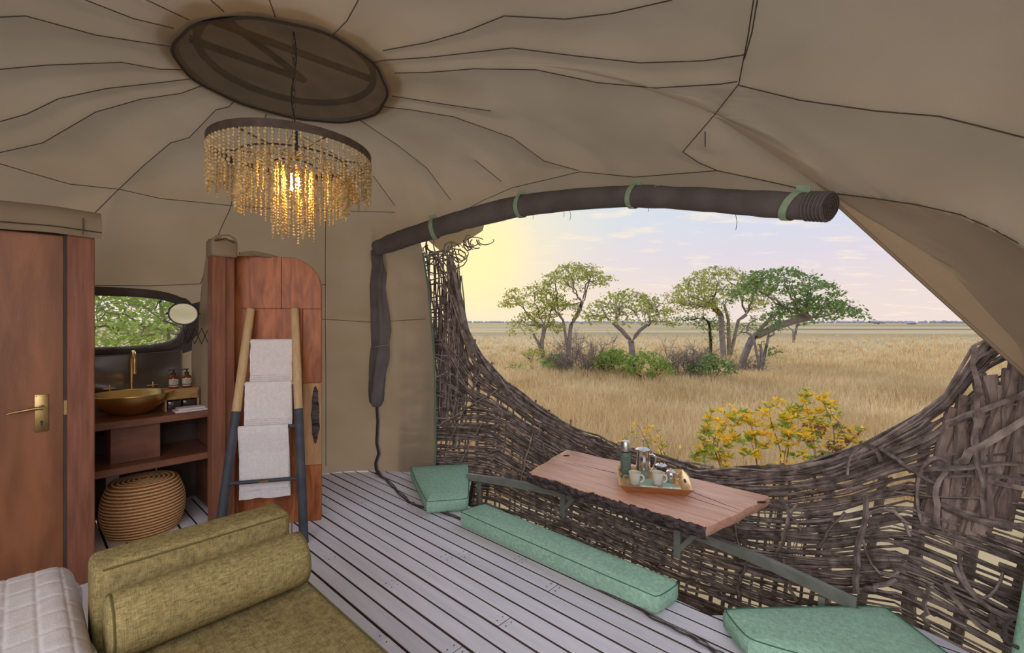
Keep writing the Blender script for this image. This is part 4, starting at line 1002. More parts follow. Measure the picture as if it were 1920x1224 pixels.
# soap crate and bottles
bx = W(4.36, 0.865, 0.82); cr_ = thing('soap_crate', 'small pale wooden crate with dark bottles holding the amber soap dispensers', 'crate', bx)
cu, cv = 4.36, 0.865
MB().uv(cu - 0.07, cu + 0.07, cv - 0.11, cv + 0.11, 0.965, 0.985).build('crate_top', crate_m, cr_)
MB().uv(cu - 0.07, cu - 0.058, cv - 0.11, cv + 0.11, 0.905, 0.965).build('front_board', crate_m, cr_)
for d in (-1, 1): MB().uv(cu - 0.07, cu + 0.07, cv + d * 0.104 - 0.006, cv + d * 0.104 + 0.006, 0.82, 0.965).build('crate_side', crate_m, cr_)
MB().uv(cu + 0.058, cu + 0.07, cv - 0.098, cv + 0.098, 0.82, 0.965).build('back_board', crate_m, cr_)
MB().uv(cu - 0.058, cu + 0.058, cv - 0.098, cv + 0.098, 0.82, 0.828).build('crate_base', darkwood_m, cr_)
for d, lb in ((-0.048, 'dark square glass bottle at the left in the small crate'), (0.048, 'dark square glass bottle at the right in the small crate')):
    q = W(cu - 0.035, cv + d, 0.828); t = thing('square_bottle', lb, 'bottle', q, 'bottles in the crate')
    MB().uv(cu - 0.064, cu - 0.006, cv + d - 0.042, cv + d + 0.042, 0.8285, 0.893).build('bottle_body', glassdk_m, t, bevel=0.008, seg=2, smooth=40)
    MB().lathe([(0.012, 0.064), (0.012, 0.074), (1e-6, 0.0745)], q, 10).build('bottle_cap', black_m, t, smooth=40)
for d, lb in ((-0.045, 'amber pump bottle on the left of the wooden crate'), (0.040, 'amber pump bottle on the right of the wooden crate')):
    q = Vector(W(cu - 0.01, cv + d, 0.985)); t = thing('soap_dispenser', lb, 'soap bottle', q, 'soap dispensers')
    MB().lathe([(0.030, 0), (0.0325, 0.004), (0.0325, 0.082), (0.026, 0.094), (0.013, 0.102), (0.013, 0.108)], q, 20).build('bottle_body', amber_m, t, smooth=50)
    a0 = math.atan2(-UY, -UX)
    def arcl(z0, z1, r, w): 
        return [[(q.x + r * math.cos(a0 + a), q.y + r * math.sin(a0 + a), q.z + z) for a in np.linspace(-w, w, 11)] for z in (z0, z1)]
    g_ = MB(); g_.grid(arcl(0.014, 0.074, 0.0331, 1.25)); lab_ = g_.build('label', paper_m, t, smooth=60)
    g_ = MB()
    for z in (0.026, 0.030): g_.grid(arcl(z, z + 0.002, 0.0335, 1.15))
    g_.grid(arcl(0.022, 0.0255, 0.0335, 1.2))
    for k, (z, w) in enumerate(((0.062, 0.35), (0.056, 0.5), (0.051, 0.28), (0.043, 0.45), (0.039, 0.45))): g_.grid(arcl(z, z + 0.0016, 0.0335, w))
    g_.build('label_print', ink_m, lab_)
    MB().lathe([(0.015, 0.106), (0.015, 0.120), (0.006, 0.122), (0.006, 0.138), (0.013, 0.140), (0.013, 0.147), (1e-6, 0.148)], q, 14).build('pump', black_m, t, smooth=40)
    MB().tube([q + Vector((0, 0, 0.143)), q + Vector((-VX, -VY, 0)) * 0.03 + Vector((0, 0, 0.143)), q + Vector((-VX, -VY, 0)) * 0.036 + Vector((0, 0, 0.136))], 0.004, 6).build('nozzle', black_m, t, smooth=50)
ht = W(4.20, 0.905, 0.82); t = thing('hand_towel', 'small white folded hand towel on the washstand beside the crate', 'towel', ht)
for i, (z0, z1, k) in enumerate(((0.8205, 0.836, 1.0), (0.836, 0.852, 0.92))):
    MB().uv(4.125, 4.125 + 0.13 * k, 0.79 + 0.02 * i, 0.79 + 0.23 * k, z0, z1).build('fold', towel_m, t, bevel=0.007, seg=3, smooth=60)
# scissor arm mirror
mr_ = thing('scissor_mirror', 'round magnifying mirror on a black scissor arm by the post', 'mirror', W(4.0, 0.97, 1.43))
Ym = 3.24
def MP(x, y, dY=0): return Vector(PY(x, y, Ym + dY))
MB().obox(MP(397, 629), (1, 0, 0), (0, 1, 0), (0, 0, 1), 0.010, 0.012, 0.088).build('wall_plate', black_m, mr_, bevel=0.002, seg=1)
MB().tube([MP(391, 613), MP(391, 645)], 0.004, 6).build('hinge_rod', black_m, mr_, smooth=60)
xs = [391, 378, 365, 352, 343]
for i in range(4):
    for (y0, y1, d) in ((615, 645, -0.004), (645, 615, 0.004)):
        MB().tube([MP(xs[i], y0, d), MP(xs[i + 1], y1, d)], 0.0035, 5, flat=0.5).build('lattice_bar', black_m, mr_, smooth=50)
    MB().ball(MP((xs[i] + xs[i + 1]) / 2, 630, -0.008), 0.005, 6, 4).build('pivot', black_m, mr_, smooth=60)
MB().tube([MP(343, 652), MP(343, 610)], 0.004, 6).build('mirror_rod', black_m, mr_, smooth=60)
mc = MP(344, 588); rm = 23 / F * Ym; axm = Vector((0.445, -0.886, -0.126)).normalized(); m1 = axm.cross(Vector((0, 0, 1))).normalized(); m2 = m1.cross(axm)
MB().tube([mc + (m1 * math.cos(t) * 1.0 + m2 * math.sin(t) * 0.88) * rm for t in np.linspace(0, 6.283, 33)[:-1]], 0.006, 6, closed=True).build('mirror_rim', black_m, mr_, smooth=60)
disc = [mc + (m1 * math.cos(t) + m2 * math.sin(t) * 0.88) * rm * 0.99 for t in np.linspace(0, 6.283, 33)[:-1]]
MB().add(disc, [tuple(range(32))]).build('mirror_glass', mirror_m, mr_)
for sx_ in (-1, 1): MB().ball(mc + m1 * sx_ * (rm + 0.008), 0.007, 6, 4).build('mirror_pivot', black_m, mr_, smooth=60)
MB().tube([mc - m2 * 0 + m1 * 0 + axm * -0.02 + m2 * -rm * 0.9, MP(343, 610)], 0.004, 6).build('mirror_stem', black_m, mr_, smooth=60)

# ------------------------------------------------------------------ coiled straw stool
sp_ = Vector(W(4.19, 0.615, 0)); st = thing('straw_stool', 'round coiled straw stool with red stripes under the washstand shelf', 'stool', sp_)
H_ = 0.375
def sr(z): t = z / H_; return 0.165 + 0.080 * math.sin(math.pi * (0.12 + 0.80 * t)) ** 0.8
nz_ = 17; pa, pb = MB(), MB()
MB().lathe([(sr(z) - 0.012, z) for z in np.linspace(0.004, H_ - 0.012, 12)] + [(1e-6, H_ - 0.012)], sp_, 28).build('stool_core', redstraw_m, st, smooth=60)
for i in range(nz_):
    z = (i + 0.5) * H_ / nz_ * 0.965 + 0.004
    for k, (mm, mtl, dz) in enumerate(((pa, straw_m, -0.0052), (pb, redstraw_m, 0.0052))):
        MB().tube([sp_ + Vector(((sr(z + dz) - 0.004) * math.cos(t), (sr(z + dz) - 0.004) * math.sin(t), z + dz)) for t in np.linspace(0, 6.2832, 41)[:-1]], 0.0068, 6, closed=True).build('straw_coil' if k == 0 else 'red_coil', mtl, st, smooth=60)
for i in range(12):
    r = 0.016 + i * 0.0145
    MB().tube([sp_ + Vector((r * math.cos(t), r * math.sin(t), H_ - 0.006 - 0.0006 * i)) for t in np.linspace(0, 6.2832, 31)[:-1]], 0.0075, 6, closed=True).build('top_coil', straw_m if i % 2 else redstraw_m, st, smooth=60)

# ------------------------------------------------------------------ leaning hardwood panel
Lp, Rp = Vector((-2.03, 3.306, 0)), Vector((-1.448, 3.452, 0)); ex = (Rp - Lp).normalized(); en = Vector((-ex.y, ex.x, 0)); PWd = (Rp - Lp).length
pn = thing('wood_panel', 'tall reddish hardwood partition panel with one rounded top corner', 'panel', Lp)
PH = 1.985; RC = 0.235
def board(pts, m, d0=0.0, d1=0.045, nm='board'):
    b = [Lp + ex * x + Vector((0, 0, z)) + en * d0 for x, z in pts]; t = [Lp + ex * x + Vector((0, 0, z)) + en * d1 for x, z in pts]
    return MB().hexa(b, t).build(nm, m, pn, bevel=0.0025, seg=1)
def rc_(x0): return [(PWd - RC + RC * math.cos(t), PH - RC + RC * math.sin(t)) for t in np.linspace(math.pi / 2, 0, 9)]
xm = 0.325; zj = 1.60
board([(0, zj + 0.001), (xm - 0.001, zj + 0.001), (xm - 0.001, PH), (0, PH)], panel_m)
board([(xm + 0.001, zj + 0.001), (PWd, zj + 0.001)] + rc_(0)[::-1] + [(xm + 0.001, PH)], panel_m)
board([(0, 0.0), (0.47, 0.0), (0.47, zj - 0.001), (0, zj - 0.001)], panel_m)
board([(0.472, 0.0), (PWd, 0.0), (PWd, 0.42), (0.472, 0.42)], panel_m)
board([(0.472, 0.422), (PWd, 0.422), (PWd, 1.04), (0.472, 1.04)], sap_m)
board([(0.472, 1.042), (PWd, 1.042), (PWd, zj - 0.001), (0.472, zj - 0.001)], panel_m)
# dark bark inclusion along the sapwood
mb = MB(); pts = []
for k in range(26):
    t = 2 * math.pi * k / 26; pts.append((0.560 + 0.028 * math.cos(t) * (1 + 0.5 * noise.noise(Vector((k * 0.9, 0, 0)))), 0.80 + 0.22 * math.sin(t) * (1 + 0.15 * noise.noise(Vector((k, 3, 0))))))
board(pts, bark_m, -0.003, 0.002, 'bark_inclusion')

# ------------------------------------------------------------------ towel ladder
lb0, rb0 = Vector((-1.925, 2.965, 0)), Vector((-1.413, 3.092, 0)); lt0 = Vector(PY(470, 579, 3.285)); rt0 = Vector(PY(552, 579, 3.37))
ld = thing('towel_ladder', 'wooden towel ladder with grey dipped legs leaning on the panel', 'ladder', (lb0 + rb0) / 2)
def onleg(a, b, z): t = (z - a.z) / (b.z - a.z); return a.lerp(b, t)
for a, b in ((lb0, lt0), (rb0, rt0)):
    c = onleg(a, b, 0.885); MB().tube([a, a.lerp(c, 0.5), c], [0.030, 0.030, 0.0298], 14).build('dipped_leg', ladpaint_m, ld, smooth=50)
    MB().tube([c, b.lerp(c, 0.5), b - (b - a).normalized() * 0.006, b], [0.0292, 0.0292, 0.0288, 0.025], 14).build('bare_leg', ladwood_m, ld, smooth=50)
rz = [1.362, 1.065, 0.768, 0.418]; RUNG = []
for z in rz:
    a, b = onleg(lb0, lt0, z), onleg(rb0, rt0, z); RUNG.append((a, b))
    MB().tube([a, b], 0.013, 10).build('rung', ladwood_m if z > 0.9 else ladpaint_m, ld, smooth=50)
a, b = RUNG[3]; m_ = a.lerp(b, 0.5) - en * 0.0135
MB().obox(m_, ex, (0, 0, 1), en, 0.028, 0.006, 0.001).build('maker_plate', agedbrass_m, ld)
def towel(name, ri, t0, t1, drop, label, behind=0.0):
    a, b = RUNG[ri]; p0 = a.lerp(b, t0); p1 = a.lerp(b, t1); c = (p0 + p1) / 2
    t = thing(name, label, 'towel', (c.x, c.y, c.z - drop), 'white towels on the ladder')
    dn = (lb0 - lt0).normalized(); dn = (dn + (rb0 - rt0).normalized()).normalized()
    rows = []
    for i in range(17):
        s = i / 16; top = p0.lerp(p1, s); row = []
        fold = 0.006 * math.sin(s * 9 + ri) + 0.004 * math.sin(s * 21 + ri * 2)
        for k in range(7):       # over the rung
            an = math.pi * (1 - k / 6)
            row.append(top + en * (0.018 * math.cos(an)) + Vector((0, 0, 0.018 * math.sin(an))))
        back = [row[0] + Vector((0, 0, -drop * 0.8 * q / 5)) - en * (-0.0) for q in range(5, 0, -1)]
        # en points away from the camera; near side first
        fr = [top - en * (0.019 - behind * min(1, q / 9 * 2.0)) + Vector((0, 0, -drop * q / 9)) - en * (fold * q / 9) + ex * (0.010 * (s - 0.5) * q / 9 + 0.006 * noise.noise(Vector((q * 0.5, s * 2, ri)))) + Vector((0, 0, 0.008 * noise.noise(Vector((s * 4, ri, 0))) * q / 9)) for q in range(9, 0, -1)]
        bk = [top + en * 0.019 + Vector((0, 0, -drop * 0.86 * q / 6)) for q in range(1, 7)]
        rows.append(fr + [r for r in row] + bk)
    mb = MB(); mb.grid(rows); mb.build('towel_cloth', towel_m, t, smooth=70, thick=0.007)
    # woven border bands near the hem
    for k in range(3):
        off = drop * (0.80 + 0.045 * k)
        MB().tube([p0.lerp(p1, s) - en * (0.0235 - behind + 0.006 * math.sin(s * 9 + ri)) + Vector((0, 0, -off)) for s in np.linspace(0.02, 0.98, 9)], 0.0022, 4).build('border_band', towel_m, t)
towel('bath_towel', 0, 0.10, 0.93, 0.30, 'white towel on the top rung of the ladder')
towel('bath_towel', 1, 0.10, 0.90, 0.305, 'white towel on the second rung of the ladder')
towel('bath_towel', 2, 0.07, 0.83, 0.50, 'large white towel on the third rung, hanging behind the lowest rung', 0.045)

# ------------------------------------------------------------------ daybed and bed
db = thing('daybed', 'olive green linen daybed with upright end in the foreground', 'daybed', W(1.3, 0.5, 0))
MB().uv(0.35, 2.20, 0.17, 0.80, 0.10, 0.27).build('bed_base', olive_m, db, bevel=0.02, seg=2, smooth=50)
MB().uv(0.35, 2.03, 0.165, 0.825, 0.272, 0.42).build('seat_mattress', olive_m, db, bevel=0.025, seg=3, smooth=60)
MB().uv(2.035, 2.205, 0.165, 0.80, 0.272, 0.685).build('upright_end', olive_m, db, bevel=0.03, seg=4, smooth=60)
olp = mat('olive_piping', (0.12, 0.095, 0.03, 1), rough=0.9)
for a_, b_ in (((2.033, 0.19, 0.672), (2.033, 0.78, 0.672)), ((2.04, 0.803, 0.30), (2.04, 0.803, 0.665))):
    MB().tube([W(*a_), W(*b_)], 0.003, 5).build('piping', olp, db, smooth=60)
MB().tube([W(0.36, 0.823, 0.412), W(2.0, 0.823, 0.412)], 0.0035, 5).build('piping', olp, db, smooth=60)
for u, v_ in ((0.42, 0.2), (0.42, 0.77), (2.14, 0.2), (2.14, 0.77)):
    MB().tube([W(u, v_, 0.0), W(u, v_, 0.10)], [0.018, 0.025], 10).build('leg', darkwood_m, db, smooth=50)
bo = thing('bolster', 'long round olive linen bolster lying on the daybed against its end', 'bolster', W(1.92, 0.5, 0.424))
axis0, axis1 = Vector(W(1.925, 0.185, 0.527)), Vector(W(1.925, 0.805, 0.527)); av = (axis1 - axis0).normalized(); L_ = (axis1 - axis0).length
prof = [(0.0, 0.0005), (0.0, 0.075), (0.008, 0.092), (0.022, 0.1005), (0.05, 0.102)] + [(x, 0.103) for x in np.linspace(0.1, L_ - 0.1, 7)] + [(L_ - 0.05, 0.102), (L_ - 0.022, 0.1005), (L_ - 0.008, 0.092), (L_, 0.075), (L_, 0.0005)]
MB().tube([axis0 + av * x for x, r in prof], [r for x, r in prof], 36, caps=False).build('bolster_cover', olive_m, bo, smooth=60)
uu = Vector((UX, UY, 0))
for x in (0.013, L_ - 0.013): MB().tube([axis0 + av * x + (uu * math.cos(t) + Vector((0, 0, math.sin(t)))) * 0.0985 for t in np.linspace(0, 6.2832, 37)[:-1]], 0.0032, 5, closed=True).build('piping', olp, bo, smooth=60)

bd_ = thing('bed', 'bed corner under a pale grey quilt at the lower left', 'bed', W(1.6, -0.5, 0))
MB().uv(0.3, 2.52, -1.35, 0.06, 0.08, 0.30).build('bed_base', darkwood_m, bd_, bevel=0.01, seg=1)
rows = []; BU0, BU1, BV0, BV1, BZ, BR_ = 0.3, 2.60, -1.4, 0.155, 0.56, 0.085
def bedp(a, b):       # a along u (1 = far end), b along v (1 = right edge); skirt beyond 1
    def edge(s, lo, hi):
        L = hi - lo; d = s
        if d <= L - BR_: return lo + d, 0.0
        d -= L - BR_; q = BR_ * math.pi / 2
        if d < q: t = d / BR_; return hi - BR_ + BR_ * math.sin(t), BR_ * (1 - math.cos(t))
        return hi, BR_ + d - q
    u, du = edge(a, BU0, BU1); v_, dv = edge(b, BV0, BV1)
    n_ = 0.012 * noise.noise(Vector((u * 3, v_ * 3, 0)))
    # quilting: shallow channels between puffed blocks
    row_ = math.floor(b / 0.072); fx_ = (b / 0.072) % 1; fy_ = ((a + (0.0431 * row_ * row_) % 0.13) / 0.125) % 1
    pf = 0.0042 * min(1, 8 * min(fx_, 1 - fx_)) ** 0.6 * min(1, 11 * min(fy_, 1 - fy_)) ** 0.6
    k = max(0, (u - 2.30)) * 0.25 + max(0, v_ + 0.1) * 0.10
    return W(u + (0.008 * math.sin(v_ * 14) if du > BR_ else 0), v_ + (0.012 * math.sin(u * 11) if dv > BR_ else 0), max(BZ - max(du, dv) - min(du, dv) * 0.3 + n_ + pf - k * 0.3, 0.03))
A_ = np.linspace(1.0, BU1 - BU0 + 0.42, 210); B_ = np.concatenate([np.linspace(0.2, 1.18, 24), np.linspace(1.2, BV1 - BV0 + 0.42, 230)])
mb = MB(); mb.grid([[bedp(a, b) for b in B_] for a in A_]); mb.build('quilt', quilt_m, bd_, smooth=70)

# ------------------------------------------------------------------ bead chandelier
cx0, cy0, cz0, cr0 = -1.158, 2.415, 2.391, 0.393
ch = thing('bead_chandelier', 'tiered hanging chandelier of cream bead strands with a lit bulb', 'chandelier', (cx0, cy0, 1.97))
mb = MB(); mb.grid([[(cx0 + r * math.cos(t), cy0 + r * math.sin(t), z) for t in np.linspace(0, 6.28319, 61)] for r, z in ((cr0, cz0 - 0.019), (cr0, cz0 + 0.019), (cr0 - 0.006, cz0 + 0.019), (cr0 - 0.006, cz0 - 0.019), (cr0, cz0 - 0.019))])
mb.build('ring_band', ring_m, ch, smooth=40)
for rr, z in ((0.27, cz0 - 0.05), (0.10, cz0 - 0.06)):
    MB().tube([(cx0 + rr * math.cos(t), cy0 + rr * math.sin(t), z) for t in np.linspace(0, 6.2832, 41)[:-1]], 0.005, 5, closed=True).build('inner_ring', ring_m, ch, smooth=60)
for k in range(3):
    a = math.pi * k / 3 + 0.3; d = Vector((math.cos(a), math.sin(a), 0)) * cr0
    MB().tube([Vector((cx0, cy0, cz0 - 0.012)) - d, Vector((cx0, cy0, cz0 - 0.012)) + d], 0.004, 5).build('cross_bar', ring_m, ch, smooth=60)
    MB().tube([Vector((cx0, cy0, cz0 - 0.012)) + d * 0.68, Vector((cx0, cy0, cz0 + 0.12)), ], 0.002, 4).build('hanger_wire', ring_m, ch)
def strand_mesh(n, seed, br=0.0074):
    rnd = random.Random(seed); b = MB(); z = 0
    for i in range(n):
        r = br * rnd.uniform(0.75, 1.25); z -= r * 1.05; b.ball((rnd.uniform(-0.002, 0.002), rnd.uniform(-0.002, 0.002), z), r, 6, 4, 1.05); z -= r * 1.1
    me = bpy.data.meshes.new('bead_strand'); me.from_pydata(b.v, [], b.f); me.materials.append(bead_m)
    for p in me.polygons: p.use_smooth = True
    return me
CHL = Vector((cx0, cy0, 1.97))
def strand(x, y, z, me):
    o = bpy.data.objects.new('bead_strand', me); COL.objects.link(o); o.parent = ch; o.location = Vector((x, y, z)) - CHL; o.rotation_euler = (0, 0, random.uniform(0, 6.28))
T1 = [strand_mesh(n, n) for n in (10, 11, 12, 13, 14)]; T2 = [strand_mesh(n, n) for n in (15, 16, 17, 18)]; T3 = [strand_mesh(n, n) for n in (21, 22, 23, 24)]; T0 = [strand_mesh(n, n + 50) for n in (9, 11, 13)]
for i in range(84):
    a = 2 * math.pi * i / 84; strand(cx0 + (cr0 - 0.004) * math.cos(a), cy0 + (cr0 - 0.004) * math.sin(a), cz0 - 0.018, random.choice(T1))
for i in range(56):
    a = 2 * math.pi * i / 56; strand(cx0 + 0.268 * math.cos(a), cy0 + 0.268 * math.sin(a), cz0 - 0.05, random.choice(T2))
for i in range(28):
    a = 2 * math.pi * i / 28; r = 0.10 if i % 3 else 0.06; strand(cx0 + r * math.cos(a), cy0 + r * math.sin(a), cz0 - 0.065, random.choice(T3))
for i in range(40):
    a = random.uniform(0, 6.28); r = random.choice((0.33, 0.31, 0.20, 0.18)); strand(cx0 + r * math.cos(a), cy0 + r * math.sin(a), cz0 - 0.02, random.choice(T0 if r > 0.3 else T1))
MB().tube([(cx0, cy0, cz0 - 0.01), (cx0, cy0, cz0 - 0.07), (cx0, cy0, cz0 - 0.105)], [0.004, 0.004, 0.018], 8).build('lamp_holder', ring_m, ch, smooth=50)
MB().ball((cx0 + 0.0, cy0 - 0.0, cz0 - 0.150), 0.034, 14, 10, 1.25).build('bulb', bulb_m, ch, smooth=60)
z = cz0 + 0.0; i = 0
while z < DZ + 0.03:
    z1 = z + 0.034; c = Vector((cx0, cy0, (z + z1) / 2)); d = Vector((1, 0, 0)) if i % 2 else Vector((0, 1, 0))
    MB().tube([c + d * 0.008 * math.cos(t) + Vector((0, 0, 0.0205 * math.sin(t))) for t in np.linspace(0, 6.2832, 13)[:-1]], 0.0024, 4, closed=True).build('chain_link', ring_m, ch, smooth=60)
    z = z1; i += 1
MB().tube([(cx0 + 0.012 * math.sin(t * 9), cy0 + 0.012 * math.cos(t * 9), lerp(cz0, DZ + 0.03, t)) for t in np.linspace(0, 1, 30)], 0.003, 5).build('flex_cord', black_m, ch, smooth=60)
MB().tube([(cx0 + 0.01, cy0, cz0 + 0.02), (cx0 + 0.012, cy0, cz0 + 0.14)], [0.012, 0.008], 7).build('hook', black_m, ch, smooth=60)
MB().tube([(cx0 - 0.03, cy0, cz0 + 0.17), (cx0 + 0.03, cy0 + 0.01, cz0 + 0.172)], 0.006, 6).build('toggle', ring_m, ch, smooth=60)

# ------------------------------------------------------------------ trees
def colonize(roots, att, step, kill, infl, maxit=120):
    """roots: list of polylines. Returns node array, parent array."""
    N = []; PAR = []
    for r in roots:
        for i, p in enumerate(r):
            p = np.array(p, float)
            if i == 0:
                par = -1
                if N:
                    dd = np.linalg.norm(np.array(N) - p, axis=1)
                    if dd.min() < step * 1.3: par = int(dd.argmin())
                N.append(p); PAR.append(par)
            else: N.append(p); PAR.append(len(N) - 2)
    A = np.array(att, float)
    for _ in range(maxit):
        if len(A) == 0: break
        P = np.array(N); d = np.linalg.norm(A[:, None, :] - P[None, :, :], axis=2)
        j = d.argmin(1); dm = d[np.arange(len(A)), j]; use = dm < infl
        if not use.any(): break
        new = []
        for k in np.unique(j[use]):
            v = (A[(j == k) & use] - P[k]); v = v / np.linalg.norm(v, axis=1)[:, None]; v = v.sum(0) + RNG.normal(0, 0.18, 3)
            n = np.linalg.norm(v)
            if n < 1e-6: continue
            new.append((P[k] + v / n * step, k))
        if not new: break
        for p, k in new: N.append(p); PAR.append(int(k))
        P2 = np.array([p for p, k in new]); d2 = np.linalg.norm(A[:, None, :] - P2[None, :, :], axis=2).min(1)
        A = A[d2 > kill]
    return np.array(N), PAR
def skeleton_mesh(N, PAR, tip, trunk_r, sides=5, roots=None, emax=3, nmain=0):
    n = len(N); cnt = np.zeros(n); ch = [0] * n
    for i in range(n):
        if PAR[i] >= 0: ch[PAR[i]] += 1
    for i in range(n):
        if ch[i] == 0: cnt[i] += 1
    for i in range(n - 1, -1, -1):
        if PAR[i] >= 0: cnt[PAR[i]] += cnt[i]
    ex_ = math.log(trunk_r / tip) / max(math.log(cnt.max()), 0.1)
    R = tip + (trunk_r - tip) * ((cnt - 1) / max(cnt.max() - 1, 1)) ** 0.72
    if roots:
        i0 = 0
        for r in roots:
            for j in range(len(r)): R[i0 + j] = max(R[i0 + j], trunk_r * (lerp(0.8, 0.42, j / len(r)) if i0 == 0 else (lerp(0.7, 0.4, j / len(r)) if r is not None and i0 < nmain else lerp(0.36, 0.12, j / len(r)))))
            i0 += len(r)
    vs = []; fs = []
    for i in range(n):
        p = Vector(N[i]); q = Vector(N[PAR[i]]) if PAR[i] >= 0 else p - Vector((0, 0, 1))
        t = (p - q).normalized(); e1 = t.cross(Vector((0.3, 0.95, 0.1))).normalized(); e2 = t.cross(e1)
        for k in range(sides):
            a = 2 * math.pi * k / sides; vs.append(p + (e1 * math.cos(a) + e2 * math.sin(a)) * R[i])
        if PAR[i] >= 0:
            b = PAR[i]
            for k in range(sides):
                k2 = (k + 1) % sides; fs.append((b * sides + k, b * sides + k2, i * sides + k2, i * sides + k))
    m = MB(); m.add(vs, fs); tips = [i for i in range(n) if cnt[i] <= emax]
    return m, tips
def leafcloud(centers, per, spread, size, flat=0.6):
    C = np.repeat(np.array(centers), per, 0); n = len(C)
    C = C + RNG.normal(0, 1, (n, 3)) * np.array([spread, spread, spread * flat])
    a = RNG.uniform(0, 6.283, n); t = RNG.normal(0, 0.5, n); s = size * RNG.uniform(0.6, 1.35, n)
    dx = np.stack([np.cos(a), np.sin(a), np.sin(t)], 1) * s[:, None]; up = np.stack([-np.sin(a) * 0.5, np.cos(a) * 0.5, RNG.normal(0, 0.45, n)], 1) * s[:, None]
    V = np.stack([C - dx, C + up, C + dx, C - up], 1).reshape(-1, 3)
    m = MB(); m.v = [tuple(v) for v in V]; m.f = [(4 * i, 4 * i + 1, 4 * i + 2, 4 * i + 3) for i in range(n)]
    return m
def make_tree(name, label, cat, group, base, roots, crowns, leafm, trunk_r, tip=0.012, step=0.28, per=9, lsize=0.085, lspread=0.21, natt=230, bark=None, leaves=True, kill=0.42, infl=2.6, seed=1, limbs=5, flat=0.4):
    """base px (x,y); roots = list of px polylines at the tree's depth; crowns = list of (cx, cy_top, half width px, height px, depth m, flatness)"""
    global RNG
    RNG = np.random.default_rng(seed)
    G = GP(*base); Y = G.y; t = thing(name, label, cat, tuple(G), group); k = Y / F
    def px(x, y, dy=0): return np.array(PY(x, y, Y)) + np.array([0, dy, 0])
    RT = []
    for rl in roots:
        pts = [np.array(tuple(G)) if i == 0 and abs(rl[0][0] - base[0]) < 2 else px(*q) for i, q in enumerate(rl)]
        o = [pts[0] + np.array([0, 0, -0.05])]
        for i in range(len(pts) - 1):
            L = np.linalg.norm(pts[i + 1] - pts[i]); m = max(1, int(L / step))
            for j in range(1, m + 1): o.append(pts[i] + (pts[i + 1] - pts[i]) * j / m + RNG.normal(0, 0.03 * step, 3))
        RT.append(o)
    att = []
    for (cx, yt, hw, hp, dep, na) in crowns:
        c = px(cx, yt); rw = hw * k; hh_ = hp * k
        for _ in range(na):
            a = RNG.uniform(0, 6.283); r = math.sqrt(RNG.uniform(0, 1)); th = RNG.uniform(0, 1) ** 1.6
            att.append(c + np.array([rw * r * math.cos(a), dep * r * math.sin(a), -hh_ * (0.62 * r * r + 0.38 * th) - RNG.uniform(0, 0.15)]))
    nroot = list(RT)
    if limbs:
        ends = [r[-1] for r in RT]
        for (cx, yt, hw, hp, dep, na) in crowns:
            if na < 100: continue
            c = px(cx, yt); a0 = RNG.uniform(0, 1)
            for q in range(limbs):
                a = a0 + 2 * math.pi * q / limbs; rr_ = RNG.uniform(0.45, 0.68)
                tg = c + np.array([hw * k * rr_ * math.cos(a), dep * rr_ * math.sin(a), -hp * k * RNG.uniform(0.42, 0.62)])
                e = min(ends[1:] if len(ends) > 1 else ends, key=lambda q: np.linalg.norm(q - tg)); mid = (e + tg) / 2 + np.array([(tg[0] - e[0]) * 0.10, 0, -0.08 * np.linalg.norm(tg - e)]) + RNG.normal(0, 0.10, 3); o = []
                m_ = max(3, int(np.linalg.norm(tg - e) / step))
                for j in range(m_ + 1):
                    t_ = j / m_; o.append((1 - t_) ** 2 * e + 2 * t_ * (1 - t_) * mid + t_ * t_ * tg + (RNG.normal(0, 0.05, 3) if 0 < j else 0))
                RT.append(o)
    N, PAR = colonize(RT, att, step, kill, infl)
    m, tips = skeleton_mesh(N, PAR, tip, trunk_r, 5, RT if limbs else None, 1, sum(len(r) for r in nroot))
    m.build('trunk_and_branches', bark or trunk_m, t, smooth=80)
    if leaves:
        tp = [N[i] for i in tips]; lc = leafcloud(tp, int(per * 1.7), lspread, lsize, flat); tag(lc.build('foliage', leafm, t), kind='stuff')
    return t
GT = 'umbrella trees on the grassland'
make_tree('umbrella_tree', 'leftmost umbrella tree, with a sparse crown and slim forked trunk', 'tree', GT, (1017, 676), [[(1017, 676), (1012, 650), (1000, 625)], [(1017, 676), (1016, 640), (1022, 615)]],
          [(1000, 528, 66, 60, 2.2, 260), (1008, 575, 55, 55, 2.0, 170)], leafA_m, 0.16, seed=3, per=9)
make_tree('umbrella_tree', 'tall umbrella tree second from the left with a wide flat crown', 'tree', GT, (1068, 678), [[(1068, 678), (1067, 640), (1071, 608)], [(1071, 608), (1085, 585), (1092, 565)], [(1068, 640), (1056, 600), (1047, 588)]],
          [(1078, 488, 66, 58, 2.6, 360), (1045, 550, 42, 40, 1.5, 120)], leafA_m, 0.19, seed=4, per=10)
make_tree('umbrella_tree', 'low bare-branched umbrella tree in the middle with a rounded twiggy crown', 'tree', GT, (1187, 714), [[(1187, 714), (1187, 665), (1184, 640)], [(1184, 640), (1167, 620), (1150, 604)], [(1184, 640), (1200, 620), (1214, 608)]],
          [(1175, 540, 84, 72, 2.2, 480)], leafA_m, 0.15, seed=5, per=6, lsize=0.075, step=0.22, kill=0.30)
make_tree('umbrella_tree', 'broad umbrella tree right of centre with a dense yellow-green crown', 'tree', GT, (1368, 672), [[(1368, 672), (1367, 640), (1366, 600), (1358, 570)], [(1357, 672), (1354, 630), (1352, 590), (1335, 570)], [(1367, 625), (1385, 600), (1400, 590)]],
          [(1345, 498, 98, 84, 4.0, 520), (1300, 545, 52, 50, 2.5, 200)], leafA_m, 0.22, seed=6, per=9, step=0.30, kill=0.40)
